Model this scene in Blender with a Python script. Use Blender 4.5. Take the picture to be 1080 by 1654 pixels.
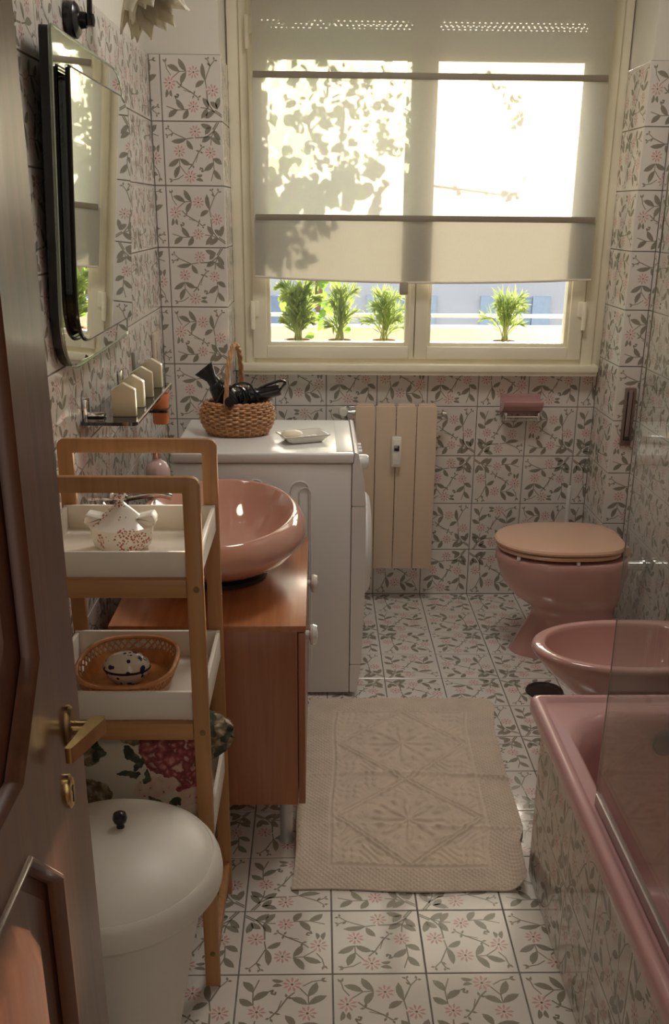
import bpy, bmesh, math, random
import numpy as np
from math import sin, cos, pi, radians, sqrt, atan2
from mathutils import Vector as V, Matrix, noise as mnoise

for _o in list(bpy.data.objects): bpy.data.objects.remove(_o)
S = bpy.context.scene
COL = S.collection
random.seed(7)

# ------------------------------------------------------------------ camera
_p, _y, _r = .3551, .0242, -.0095
_fw = V((sin(_y)*cos(_p), cos(_y)*cos(_p), -sin(_p)))
_rt0 = V((cos(_y), -sin(_y), 0)); _dn0 = _fw.cross(_rt0)
_rt = cos(_r)*_rt0 + sin(_r)*_dn0; _dn = -sin(_r)*_rt0 + cos(_r)*_dn0
cam = bpy.data.objects.new('camera', bpy.data.cameras.new('camera')); COL.objects.link(cam)
_up = -_dn
cam.matrix_world = Matrix(((_rt.x, _up.x, -_fw.x, -.0322), (_rt.y, _up.y, -_fw.y, -1.6533), (_rt.z, _up.z, -_fw.z, 1.5268), (0, 0, 0, 1)))
cam.data.sensor_fit = 'VERTICAL'; cam.data.sensor_height = 36; cam.data.sensor_width = 36*1080/1654
cam.data.lens = 1576.8/1654*36
cam.data.shift_x = -8.9/1654; cam.data.shift_y = 97.3/1654
cam.data.clip_start = .02; cam.data.clip_end = 200
S.camera = cam

# ------------------------------------------------------------------ world, sun, exposure
SUN_DIR = V((-.23, -1, -.115)).normalized()          # the way the sunlight travels: low evening sun, from the right beyond the window
w = bpy.data.worlds.new('sky'); S.world = w; w.use_nodes = True
nt = w.node_tree; nt.nodes.clear()
sky = nt.nodes.new('ShaderNodeTexSky'); sky.sky_type = 'NISHITA'; sky.sun_disc = False
sky.sun_elevation = radians(28); sky.sun_rotation = atan2(.23, 1.0); sky.air_density = 1; sky.dust_density = 2.0; sky.ozone_density = 1
bg = nt.nodes.new('ShaderNodeBackground'); bg.inputs[1].default_value = .24
wo = nt.nodes.new('ShaderNodeOutputWorld'); nt.links.new(sky.outputs[0], bg.inputs[0]); nt.links.new(bg.outputs[0], wo.inputs[0])
sun = bpy.data.objects.new('sun', bpy.data.lights.new('sun', 'SUN')); COL.objects.link(sun)
sun.data.energy = 6.4; sun.data.color = (1, .89, .73); sun.data.angle = radians(.6)
sun.rotation_euler = SUN_DIR.to_track_quat('-Z', 'Y').to_euler()
# added fill light high in the hallway, behind the camera
hl = bpy.data.objects.new('hall_lamp_light', bpy.data.lights.new('hall_lamp_light', 'AREA')); COL.objects.link(hl)
hl.data.shape = 'DISK'; hl.data.size = .35; hl.data.energy = 2.2; hl.data.color = (1, .86, .72); hl.location = (.35, -2.6, 2.55)
# added fill panel in the hallway, brightens surfaces that face the camera
hd_ = bpy.data.objects.new('hall_door_daylight', bpy.data.lights.new('hall_door_daylight', 'AREA')); COL.objects.link(hd_)
hd_.data.shape = 'RECTANGLE'; hd_.data.size = 1.5; hd_.data.size_y = 2.0; hd_.data.energy = 2.6; hd_.data.color = (1, .93, .85)
hd_.location = (.2, -3.25, 1.35); hd_.rotation_euler = (radians(90), 0, 0)
# added fill light under the bathroom ceiling, lifts the room's brightness
bl_ = bpy.data.objects.new('bathroom_lamp_light', bpy.data.lights.new('bathroom_lamp_light', 'AREA')); COL.objects.link(bl_)
bl_.data.shape = 'DISK'; bl_.data.size = .55; bl_.data.energy = 4.8; bl_.data.color = (1, .94, .87); bl_.location = (.30, .95, 2.60)
S.view_settings.view_transform = 'Standard'; S.view_settings.look = 'None'; S.view_settings.gamma = 1
S.view_settings.use_curve_mapping = False; S.view_settings.exposure = 1.38
try:
    S.cycles.use_denoising = True; S.cycles.max_bounces = 12; S.cycles.diffuse_bounces = 6; S.cycles.glossy_bounces = 5
    S.cycles.transmission_bounces = 8; S.cycles.transparent_max_bounces = 16; S.cycles.sample_clamp_indirect = 6
    S.cycles.caustics_reflective = False; S.cycles.caustics_refractive = False
except Exception: pass

# ------------------------------------------------------------------ materials
MATS = {}
def ramp(nt, fac, stops):
    r = nt.nodes.new('ShaderNodeValToRGB'); e = r.color_ramp.elements
    e[0].position, e[0].color = stops[0][0], (*stops[0][1], 1); e[1].position, e[1].color = stops[-1][0], (*stops[-1][1], 1)
    for p, c in stops[1:-1]:
        q = e.new(p); q.color = (*c, 1)
    nt.links.new(fac, r.inputs[0]); return r.outputs[0]
def mat(name, col, rough=.5, metal=0, var=.06, vscale=8, bump=0, bscale=60, coat=0, spec=.5, trans=0, ior=1.5, sheen=0, sub=0):
    if name in MATS: return MATS[name]
    m = bpy.data.materials.new(name); m.use_nodes = True; nt = m.node_tree; b = nt.nodes['Principled BSDF']
    tc = nt.nodes.new('ShaderNodeTexCoord')
    if var:
        n = nt.nodes.new('ShaderNodeTexNoise'); n.inputs['Scale'].default_value = vscale; n.inputs['Detail'].default_value = 4
        nt.links.new(tc.outputs['Object'], n.inputs['Vector'])
        c = ramp(nt, n.outputs['Fac'], [(.3, tuple(x*(1-var) for x in col)), (.7, tuple(min(1, x*(1+var)) for x in col))])
        nt.links.new(c, b.inputs['Base Color'])
    else: b.inputs['Base Color'].default_value = (*col, 1)
    b.inputs['Roughness'].default_value = rough; b.inputs['Metallic'].default_value = metal
    b.inputs['Specular IOR Level'].default_value = spec; b.inputs['IOR'].default_value = ior
    b.inputs['Coat Weight'].default_value = coat; b.inputs['Coat Roughness'].default_value = .08
    b.inputs['Transmission Weight'].default_value = trans
    if sheen: b.inputs['Sheen Weight'].default_value = sheen
    if sub: b.inputs['Subsurface Weight'].default_value = sub; b.inputs['Subsurface Radius'].default_value = (.01, .007, .005)
    if bump:
        n2 = nt.nodes.new('ShaderNodeTexNoise'); n2.inputs['Scale'].default_value = bscale; n2.inputs['Detail'].default_value = 3
        nt.links.new(tc.outputs['Object'], n2.inputs['Vector'])
        bp = nt.nodes.new('ShaderNodeBump'); bp.inputs['Strength'].default_value = bump; bp.inputs['Distance'].default_value = .002
        nt.links.new(n2.outputs['Fac'], bp.inputs['Height']); nt.links.new(bp.outputs[0], b.inputs['Normal'])
    MATS[name] = m; return m
def wood(name, c1, c2, scale=(40, 40, 2.5), rough=.35, coat=.0, bump=.1):
    if name in MATS: return MATS[name]
    m = bpy.data.materials.new(name); m.use_nodes = True; nt = m.node_tree; b = nt.nodes['Principled BSDF']
    tc = nt.nodes.new('ShaderNodeTexCoord'); mp = nt.nodes.new('ShaderNodeMapping'); mp.inputs['Scale'].default_value = scale
    nt.links.new(tc.outputs['Object'], mp.inputs[0])
    n = nt.nodes.new('ShaderNodeTexNoise'); n.inputs['Scale'].default_value = 1; n.inputs['Detail'].default_value = 5; n.inputs['Distortion'].default_value = .6
    nt.links.new(mp.outputs[0], n.inputs['Vector'])
    mid = tuple((a+b_)/2 for a, b_ in zip(c1, c2))
    c = ramp(nt, n.outputs['Fac'], [(.28, c1), (.5, mid), (.72, c2)]); nt.links.new(c, b.inputs['Base Color'])
    b.inputs['Roughness'].default_value = rough; b.inputs['Coat Weight'].default_value = coat; b.inputs['Coat Roughness'].default_value = .15
    bp = nt.nodes.new('ShaderNodeBump'); bp.inputs['Strength'].default_value = bump; bp.inputs['Distance'].default_value = .001
    nt.links.new(n.outputs['Fac'], bp.inputs['Height']); nt.links.new(bp.outputs[0], b.inputs['Normal'])
    MATS[name] = m; return m
def thin_glass(name, tint, ior=1.5, rough=0.0):
    if name in MATS: return MATS[name]
    m = bpy.data.materials.new(name); m.use_nodes = True; nt = m.node_tree; nt.nodes.clear()
    o = nt.nodes.new('ShaderNodeOutputMaterial'); mx = nt.nodes.new('ShaderNodeMixShader'); f = nt.nodes.new('ShaderNodeFresnel'); f.inputs[0].default_value = ior
    geo = nt.nodes.new('ShaderNodeNewGeometry'); bk = nt.nodes.new('ShaderNodeMix'); bk.data_type = 'FLOAT'
    bk.inputs[2].default_value = ior; bk.inputs[3].default_value = 1/ior      # keep the outside IOR on back faces
    nt.links.new(geo.outputs['Backfacing'], bk.inputs[0])
    mm = nt.nodes.new('ShaderNodeMath'); mm.operation = 'MAXIMUM'
    nt.links.new(bk.outputs[0], f.inputs[0])
    t = nt.nodes.new('ShaderNodeBsdfTransparent'); t.inputs[0].default_value = (*tint, 1)
    g = nt.nodes.new('ShaderNodeBsdfGlossy'); g.inputs['Roughness'].default_value = rough
    nt.nodes.remove(mm)
    nt.links.new(f.outputs[0], mx.inputs[0]); nt.links.new(t.outputs[0], mx.inputs[1]); nt.links.new(g.outputs[0], mx.inputs[2]); nt.links.new(mx.outputs[0], o.inputs[0])
    MATS[name] = m; return m

TILE = mat('tile_glaze', (.70, .66, .608), .085, var=.035, vscale=5, spec=.75)
LEAF = mat('tile_print_leaf', (.26, .238, .188), .16, var=.1, vscale=30, spec=.5)
PINK = mat('tile_print_flower', (.60, .33, .305), .16, var=.08, vscale=30, spec=.5)
PDARK = mat('tile_print_flower_heart', (.30, .10, .09), .16, var=0, spec=.5)
GROUT = mat('grout', (.19, .175, .155), .9, var=.2, vscale=30)
GROUTW = mat('grout_wall', (.23, .21, .19), .9, var=.15, vscale=30)
PAINT = mat('wall_paint', (.72, .69, .62), .85, var=.03, vscale=3, bump=.1, bscale=200)
CREAM = mat('window_cream', (.88, .83, .66), .35, var=.03, vscale=6)
CREAM2 = mat('radiator_enamel', (.64, .50, .365), .45, var=.02, vscale=6)
PINKC = mat('ceramic_pink', (.56, .315, .285), .09, var=.03, vscale=5, coat=.4)
PINKB = mat('bath_enamel_pink', (.60, .34, .34), .2, var=.03, vscale=5, coat=.25)
PEACH = mat('toilet_lid_peach', (.66, .41, .29), .18, var=.03, vscale=6, coat=.4)
SALMON = mat('basin_salmon', (.57, .30, .225), .06, var=.03, vscale=5, coat=.6)
WHITE = mat('appliance_white', (.74, .73, .71), .28, var=.015, vscale=4, coat=.15)
BINW = mat('bin_plastic', (.70, .665, .60), .42, var=.02, vscale=5)
TRAYW = mat('tray_white', (.76, .70, .61), .5, var=.025, vscale=7)
PORC = mat('porcelain', (.78, .755, .69), .08, var=.015, vscale=6, coat=.5)
BLACKP = mat('black_plastic', (.012, .011, .012), .22, var=.1)
BLACKR = mat('black_rubber', (.015, .013, .012), .6, var=.1)
CHROME = mat('chrome', (.75, .74, .72), .12, 1, var=.03)
BRASS = mat('brass', (.60, .43, .19), .25, 1, var=.12, vscale=40)
BRASSD = mat('brass_dark', (.25, .17, .08), .4, 1, var=.15, vscale=40)
BAMBOO = wood('bamboo', (.37, .175, .065), (.48, .245, .095), (60, 60, 3), .42)
BAMBOOH = wood('bamboo_crosswise', (.37, .175, .065), (.48, .245, .095), (3, 60, 60), .42)
CHERRY = wood('cherry_veneer', (.27, .092, .038), (.37, .14, .058), (50, 50, 2.5), .3, .15, .04)
CHERRYT = wood('cherry_veneer_top', (.36, .13, .05), (.50, .20, .08), (50, 2.5, 50), .26, .2, .04)
MAHOG = wood('mahogany', (.085, .028, .013), (.155, .055, .026), (70, 70, 2.2), .34, .2, .06)
WICK = mat('wicker', (.50, .265, .12), .42, var=.25, vscale=60)
WICKD = mat('wicker_dark', (.38, .185, .08), .45, var=.3, vscale=60)
CANE = mat('cane_orange', (.50, .21, .07), .35, var=.2, vscale=50)
COTTON = mat('rug_cotton', (.66, .55, .44), .95, var=.07, vscale=14, bump=.6, bscale=900, sheen=.2)
WAX = mat('candle_wax', (.76, .68, .50), .45, var=.03, vscale=12, sub=.15)
SOAPM = mat('soap_cream', (.82, .72, .55), .4, var=.03, sub=.1)
ORANGE = mat('tumbler_orange', (.80, .27, .11), .25, var=.03)
BROWNP = mat('brown_plastic', (.11, .06, .035), .4, var=.1)
SMOKE = mat('smoked_glass', (.022, .02, .02), .04, var=0, spec=.8)
MIRROR = mat('mirror_silver', (.86, .89, .84), .012, 1, var=0)
MIREDGE = mat('mirror_edge', (.42, .50, .40), .08, .6, var=.05)
GLASSP = thin_glass('window_glass', (.95, .97, .95), 1.45)
GLASSS = thin_glass('shower_glass', (.92, .925, .91), 1.36)


def blind_mat(nm='blind_voile', k=1.0):
    m = bpy.data.materials.new(nm); m.use_nodes = True; nt = m.node_tree; nt.nodes.clear()
    o = nt.nodes.new('ShaderNodeOutputMaterial'); tc = nt.nodes.new('ShaderNodeTexCoord')
    cols = []
    for sc_ in ((900, 1, 40), (40, 1, 900)):
        mp = nt.nodes.new('ShaderNodeMapping'); mp.inputs['Scale'].default_value = sc_; nt.links.new(tc.outputs['Object'], mp.inputs[0])
        n = nt.nodes.new('ShaderNodeTexNoise'); n.inputs['Scale'].default_value = 1; n.inputs['Detail'].default_value = 2; nt.links.new(mp.outputs[0], n.inputs['Vector']); cols.append(n.outputs['Fac'])
    ad = nt.nodes.new('ShaderNodeMath'); ad.operation = 'ADD'; nt.links.new(cols[0], ad.inputs[0]); nt.links.new(cols[1], ad.inputs[1])
    mr = nt.nodes.new('ShaderNodeMapRange'); mr.inputs[1].default_value = .7; mr.inputs[2].default_value = 1.3; mr.inputs[3].default_value = .03; mr.inputs[4].default_value = .11
    nt.links.new(ad.outputs[0], mr.inputs[0])
    d = nt.nodes.new('ShaderNodeBsdfDiffuse'); d.inputs[0].default_value = (.60, .57, .51, 1)
    t = nt.nodes.new('ShaderNodeBsdfTranslucent'); t.inputs[0].default_value = (.49*k, .465*k, .40*k, 1)
    x = nt.nodes.new('ShaderNodeMixShader'); x.inputs[0].default_value = .55; nt.links.new(d.outputs[0], x.inputs[1]); nt.links.new(t.outputs[0], x.inputs[2])
    tr = nt.nodes.new('ShaderNodeBsdfTransparent'); y = nt.nodes.new('ShaderNodeMixShader')
    nt.links.new(mr.outputs[0], y.inputs[0]); nt.links.new(x.outputs[0], y.inputs[1]); nt.links.new(tr.outputs[0], y.inputs[2]); nt.links.new(y.outputs[0], o.inputs[0])
    return m
BLIND = blind_mat(); BLIND2 = blind_mat('blind_fold', .62)
def leafmat(name, c, tcol):
    m = bpy.data.materials.new(name); m.use_nodes = True; nt = m.node_tree; nt.nodes.clear()
    o = nt.nodes.new('ShaderNodeOutputMaterial'); d = nt.nodes.new('ShaderNodeBsdfDiffuse'); t = nt.nodes.new('ShaderNodeBsdfTranslucent')
    tc = nt.nodes.new('ShaderNodeTexCoord'); n = nt.nodes.new('ShaderNodeTexNoise'); n.inputs['Scale'].default_value = 25; nt.links.new(tc.outputs['Object'], n.inputs['Vector'])
    nt.links.new(ramp(nt, n.outputs['Fac'], [(.3, tuple(v*.6 for v in c)), (.7, c)]), d.inputs[0]); t.inputs[0].default_value = (*tcol, 1)
    x = nt.nodes.new('ShaderNodeMixShader'); x.inputs[0].default_value = .45
    nt.links.new(d.outputs[0], x.inputs[1]); nt.links.new(t.outputs[0], x.inputs[2]); nt.links.new(x.outputs[0], o.inputs[0]); return m
PALM = leafmat('palm_leaf', (.16, .24, .07), (.40, .48, .15))
SHADEG = leafmat('frosted_shade', (.95, .92, .80), (.90, .86, .74))
VINE = leafmat('vine_leaf', (.10, .19, .04), (.25, .42, .06))
STEM = mat('plant_stem', (.22, .26, .09), .6)
BARK = mat('vine_stem', (.16, .11, .07), .8)
TERRA = mat('terracotta', (.42, .19, .10), .8)
STUCCO = mat('stucco_pale', (.72, .68, .60), .9, var=.05, bump=.2)
FACADE = mat('facade_pink', (.80, .64, .54), .9, var=.05, vscale=.5)
SHUTB = mat('shutter_blue', (.56, .55, .54), .6, var=.05)
SHUTS = mat('shutter_slat_plastic', (.55, .51, .44), .5, var=.03)

def print_mat(name, ground, spots, rough=.1, warp=0):
    """ground colour with printed dots/blobs: spots = list of (scale, size, mask_scale, mask_lo, colour)"""
    m = bpy.data.materials.new(name); m.use_nodes = True; nt = m.node_tree; b = nt.nodes['Principled BSDF']
    tc = nt.nodes.new('ShaderNodeTexCoord'); cur = None
    for sc_, size, ms, lo, c, off in spots:
        mp = nt.nodes.new('ShaderNodeMapping'); mp.inputs['Location'].default_value = off
        if warp:
            wn = nt.nodes.new('ShaderNodeTexNoise'); wn.inputs['Scale'].default_value = sc_*1.6; wn.inputs['Detail'].default_value = 3; nt.links.new(tc.outputs['Object'], wn.inputs['Vector'])
            wm_ = nt.nodes.new('ShaderNodeVectorMath'); wm_.operation = 'MULTIPLY_ADD'; wm_.inputs[1].default_value = (warp/sc_,)*3; nt.links.new(wn.outputs['Color'], wm_.inputs[0]); nt.links.new(tc.outputs['Object'], wm_.inputs[2]); nt.links.new(wm_.outputs[0], mp.inputs[0])
        else: nt.links.new(tc.outputs['Object'], mp.inputs[0])
        v = nt.nodes.new('ShaderNodeTexVoronoi'); v.inputs['Scale'].default_value = sc_; nt.links.new(mp.outputs[0], v.inputs['Vector'])
        l = nt.nodes.new('ShaderNodeMath'); l.operation = 'LESS_THAN'; l.inputs[1].default_value = size; nt.links.new(v.outputs['Distance'], l.inputs[0])
        n = nt.nodes.new('ShaderNodeTexNoise'); n.inputs['Scale'].default_value = ms; n.inputs['Detail'].default_value = 1; nt.links.new(mp.outputs[0], n.inputs['Vector'])
        g = nt.nodes.new('ShaderNodeMath'); g.operation = 'GREATER_THAN'; g.inputs[1].default_value = lo; nt.links.new(n.outputs['Fac'], g.inputs[0])
        k = nt.nodes.new('ShaderNodeMath'); k.operation = 'MULTIPLY'; nt.links.new(l.outputs[0], k.inputs[0]); nt.links.new(g.outputs[0], k.inputs[1])
        x = nt.nodes.new('ShaderNodeMix'); x.data_type = 'RGBA'; nt.links.new(k.outputs[0], x.inputs[0])
        if cur is None: x.inputs[6].default_value = (*ground, 1)
        else: nt.links.new(cur, x.inputs[6])
        x.inputs[7].default_value = (*c, 1); cur = x.outputs[2]
    nt.links.new(cur, b.inputs['Base Color']); b.inputs['Roughness'].default_value = rough
    return m
TUREEN = print_mat('porcelain_red_berries', (.78, .755, .69), [(190, .42, 22, .52, (.40, .11, .10), (0, 0, 0)), (120, .22, 22, .58, (.30, .27, .13), (.3, .1, 0))])
def floral_mat():
    m = bpy.data.materials.new('floral_cloth'); m.use_nodes = True; nt = m.node_tree; b = nt.nodes['Principled BSDF']; b.inputs['Roughness'].default_value = .9
    def N(t, **k):
        n = nt.nodes.new(t)
        for a, v in k.items(): setattr(n, a, v)
        return n
    tc = N('ShaderNodeTexCoord'); wn = N('ShaderNodeTexNoise'); wn.inputs['Scale'].default_value = 60; wn.inputs['Detail'].default_value = 2; nt.links.new(tc.outputs['Object'], wn.inputs['Vector'])
    wm_ = N('ShaderNodeVectorMath', operation='MULTIPLY_ADD'); wm_.inputs[1].default_value = (.022,)*3; nt.links.new(wn.outputs['Color'], wm_.inputs[0]); nt.links.new(tc.outputs['Object'], wm_.inputs[2])
    of = N('ShaderNodeVectorMath', operation='SUBTRACT'); of.inputs[1].default_value = (.011,)*3; nt.links.new(wm_.outputs[0], of.inputs[0])
    vo = N('ShaderNodeTexVoronoi', feature='SMOOTH_F1'); vo.inputs['Scale'].default_value = 75; nt.links.new(of.outputs[0], vo.inputs['Vector'])
    rose = ramp(nt, vo.outputs['Distance'], [(.12, (.50, .24, .20)), (.34, (.30, .07, .07)), (.55, (.16, .03, .035)), (.7, (.55, .33, .27))])
    tan_ = ramp(nt, vo.outputs['Distance'], [(.12, (.50, .42, .30)), (.36, (.26, .19, .11)), (.6, (.12, .09, .05))])
    pale = ramp(nt, vo.outputs['Distance'], [(.10, (.34, .08, .08)), (.22, (.56, .38, .32)), (.6, (.60, .46, .38))])
    leafc = ramp(nt, vo.outputs['Distance'], [(.1, (.12, .13, .07)), (.6, (.035, .045, .025))])
    cur = None
    def blob(cx, cz, rx, rz, rot, col):
        nonlocal cur
        mp = N('ShaderNodeMapping', vector_type='TEXTURE'); mp.inputs['Location'].default_value = (cx, 0, cz); mp.inputs['Rotation'].default_value = (0, radians(rot), 0); mp.inputs['Scale'].default_value = (rx, 1e3, rz)
        nt.links.new(of.outputs[0], mp.inputs[0]); ln = N('ShaderNodeVectorMath', operation='LENGTH'); nt.links.new(mp.outputs[0], ln.inputs[0])
        lt = N('ShaderNodeMath', operation='LESS_THAN'); lt.inputs[1].default_value = 1; nt.links.new(ln.outputs['Value'], lt.inputs[0])
        x = N('ShaderNodeMix', data_type='RGBA'); nt.links.new(lt.outputs[0], x.inputs[0])
        if cur is None: x.inputs[6].default_value = (.60, .54, .44, 1)
        else: nt.links.new(cur, x.inputs[6])
        nt.links.new(col, x.inputs[7]); cur = x.outputs[2]
    for a in ((-.105, .195, .05, .03, 20, tan_), (-.09, .10, .055, .03, -10, tan_), (.01, .22, .03, .02, 0, tan_), (.165, .17, .04, .05, 30, tan_), (.075, .185, .058, .042, 25, rose), (.11, .13, .03, .028, 0, rose), (.05, .118, .045, .022, -15, pale), (.12, .09, .03, .02, 0, pale),
              (-.075, .205, .022, .009, 25, leafc), (-.06, .185, .018, .007, -35, leafc), (.005, .185, .020, .008, 40, leafc), (.018, .165, .016, .007, -50, leafc), (.0, .145, .024, .008, 5, leafc), (.035, .14, .007, .016, 10, leafc), (.05, .085, .018, .008, 30, leafc), (.085, .080, .016, .009, -40, leafc), (-.11, .13, .02, .009, 50, leafc), (-.06, .075, .022, .009, -20, leafc), (.15, .21, .018, .009, 35, leafc), (.17, .15, .012, .020, 20, leafc), (.185, .19, .016, .009, -40, leafc)):
        blob(*a)
    nt.links.new(cur, b.inputs['Base Color']); return m
FLORAL = floral_mat()
BLUEP = print_mat('porcelain_blue_flowers', (.74, .68, .58), [(85, .46, 34, .50, (.02, .025, .07), (0.013, 0, 0.02))])

# ------------------------------------------------------------------ mesh building
class MB:
    def __init__(s): s.v = []; s.f = []; s.m = []
    def add(s, vs, fs, mi=0):
        o = len(s.v); s.v += [tuple(v) for v in vs]; s.f += [tuple(i+o for i in f) for f in fs]; s.m += [mi]*len(fs); return s
    def box(s, x0, x1, y0, y1, z0, z1, b=0, mi=0, mtx=None, seg=2):
        bm = bmesh.new(); bmesh.ops.create_cube(bm, size=1)
        for v in bm.verts: v.co = V((x0+(v.co.x+.5)*(x1-x0), y0+(v.co.y+.5)*(y1-y0), z0+(v.co.z+.5)*(z1-z0)))
        if b: bmesh.ops.bevel(bm, geom=bm.edges[:], offset=b, segments=seg, affect='EDGES', profile=.5)
        if mtx is not None: bm.transform(mtx)
        return s.bm(bm, mi)
    def bm(s, bm, mi=0):
        bm.verts.index_update(); s.add([v.co[:] for v in bm.verts], [[v.index for v in f.verts] for f in bm.faces], mi); bm.free(); return s
    def rings(s, rs, cap0=True, cap1=True, mi=0, closed=True):
        n = len(rs[0]); vs = [p for r in rs for p in r]; fs = []
        for i in range(len(rs)-1):
            for j in range(n if closed else n-1):
                k = (j+1) % n; fs.append((i*n+j, i*n+k, (i+1)*n+k, (i+1)*n+j))
        if cap0: fs.append(tuple(reversed(range(n))))
        if cap1: fs.append(tuple((len(rs)-1)*n+j for j in range(n)))
        return s.add(vs, fs, mi)
    def lathe(s, prof, n=48, c=(0, 0, 0), axis='Z', cap0=True, cap1=True, mi=0, sx=1, sy=1):
        rs = []
        for r, z in prof:
            ring = []
            for j in range(n):
                a = 2*pi*j/n; x, y = r*cos(a)*sx, r*sin(a)*sy
                q = (x, y, z) if axis == 'Z' else ((z, x, y) if axis == 'X' else (y, z, x))
                ring.append((c[0]+q[0], c[1]+q[1], c[2]+q[2]))
            rs.append(ring)
        return s.rings(rs, cap0, cap1, mi)
    def tube(s, pts, r, n=8, closed=False, caps=True, mi=0, flat=1.0):
        P = [V(p) for p in pts]; k = len(P); rr = r if isinstance(r, (list, tuple)) else [r]*k
        rs = []; up = None
        for i in range(k):
            t = (P[(i+1) % k]-P[i-1]) if closed else (P[min(i+1, k-1)]-P[max(i-1, 0)])
            t = t.normalized() if t.length > 1e-9 else V((0, 0, 1))
            if up is None: up = V((0, 0, 1)) if abs(t.z) < .9 else V((1, 0, 0))
            a = t.cross(up)
            if a.length < 1e-6: a = t.cross(V((1, 0, 0)))
            a.normalize(); b = a.cross(t).normalized(); up = b
            rs.append([P[i]+(a*cos(2*pi*j/n)+b*sin(2*pi*j/n)*flat)*rr[i] for j in range(n)])
        if closed: rs.append(rs[0]); caps = False
        return s.rings(rs, caps, caps, mi)
    def prism(s, poly, h0, h1, plane='XY', mi=0, b=0):
        """poly: 2D outline; extruded between h0 and h1 along the missing axis"""
        def up(p, h): return {'XY': (p[0], p[1], h), 'XZ': (p[0], h, p[1]), 'YZ': (h, p[0], p[1])}[plane]
        bm = bmesh.new(); a = [bm.verts.new(up(p, h0)) for p in poly]; c = [bm.verts.new(up(p, h1)) for p in poly]; n = len(poly)
        bm.faces.new(a); bm.faces.new(list(reversed(c)))
        for i in range(n): bm.faces.new((a[i], c[i], c[(i+1) % n], a[(i+1) % n]))
        bmesh.ops.recalc_face_normals(bm, faces=bm.faces[:])
        if b:
            bmesh.ops.bevel(bm, geom=[e for e in bm.edges], offset=b, segments=2, affect='EDGES', profile=.5)
        return s.bm(bm, mi)
    def build(s, name, mats, parent=None, loc=None, smooth=True, ang=38, fix=True, **props):
        me = bpy.data.meshes.new(name)
        off = V((0, 0, 0)) if loc is None else V(loc)
        q = parent
        base = V((0, 0, 0))
        while q is not None: base += q.location; q = q.parent
        me.from_pydata([tuple(V(v)-off-base) for v in s.v], [], s.f)
        for m in (mats if isinstance(mats, (list, tuple)) else [mats]): me.materials.append(m)
        me.polygons.foreach_set('material_index', s.m)
        if fix:
            bm = bmesh.new(); bm.from_mesh(me); bmesh.ops.recalc_face_normals(bm, faces=bm.faces[:]); bm.to_mesh(me); bm.free()
        if smooth:
            me.polygons.foreach_set('use_smooth', [True]*len(me.polygons))
            try: me.set_sharp_from_angle(angle=radians(ang))
            except Exception: pass
        me.update()
        o = bpy.data.objects.new(name, me); COL.objects.link(o); o.location = off
        if parent is not None: o.parent = parent
        for k, v in props.items(): o[k] = v
        return o
def tag(o, label=None, cat=None, group=None, kind=None):
    if label: o['label'] = label
    if cat: o['category'] = cat
    if group: o['group'] = group
    if kind: o['kind'] = kind
    return o
def thing(name, loc, label, cat, group=None, kind=None):
    o = bpy.data.objects.new(name, None); COL.objects.link(o); o.location = loc; o.empty_display_size = .05
    return tag(o, label, cat, group, kind)
def struct(name, loc=(0, 0, 0)):
    o = bpy.data.objects.new(name, None); COL.objects.link(o); o.location = loc; o.empty_display_size = .05; o['kind'] = 'structure'; return o
def copy_tree(o, parent=None):
    c = o.copy(); COL.objects.link(c); c.parent = parent
    for ch in list(o.children): copy_tree(ch, c)
    return c
def spline(pts, n=8, closed=False):
    P = [V(p) for p in pts]; k = len(P); out = []
    for i in range(k if closed else k-1):
        a = P[(i-1) % k] if closed else P[max(i-1, 0)]; b = P[i]; c = P[(i+1) % k]; d = P[(i+2) % k] if closed else P[min(i+2, k-1)]
        for j in range(n):
            t = j/n; out.append(.5*((2*b)+(-a+c)*t+(2*a-5*b+4*c-d)*t*t+(-a+3*b-3*c+d)*t**3))
    if not closed: out.append(P[-1])
    return out
def rrect(x0, x1, y0, y1, r, z, n=8):
    out = []
    for cx, cy, a0 in ((x1-r, y1-r, 0), (x0+r, y1-r, pi/2), (x0+r, y0+r, pi), (x1-r, y0+r, 1.5*pi)):
        for i in range(n+1):
            a = a0+pi/2*i/n; out.append((cx+r*cos(a), cy+r*sin(a), z))
    return out
def rpoly(pts, r, n=5):
    """2D polygon with rounded corners; r: one radius or list"""
    out = []; k = len(pts)
    for i in range(k):
        p, a, b = V((*pts[i], 0)), V((*pts[i-1], 0)), V((*pts[(i+1) % k], 0)); ri = r[i] if isinstance(r, (list, tuple)) else r
        if ri <= 0: out.append((p.x, p.y)); continue
        d1 = (a-p).normalized(); d2 = (b-p).normalized(); s0 = p+d1*ri; s1 = p+d2*ri
        for j in range(n+1):
            t = j/n; q = s0*(1-t)**2+p*2*t*(1-t)+s1*t*t; out.append((q.x, q.y))
    return out

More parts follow.
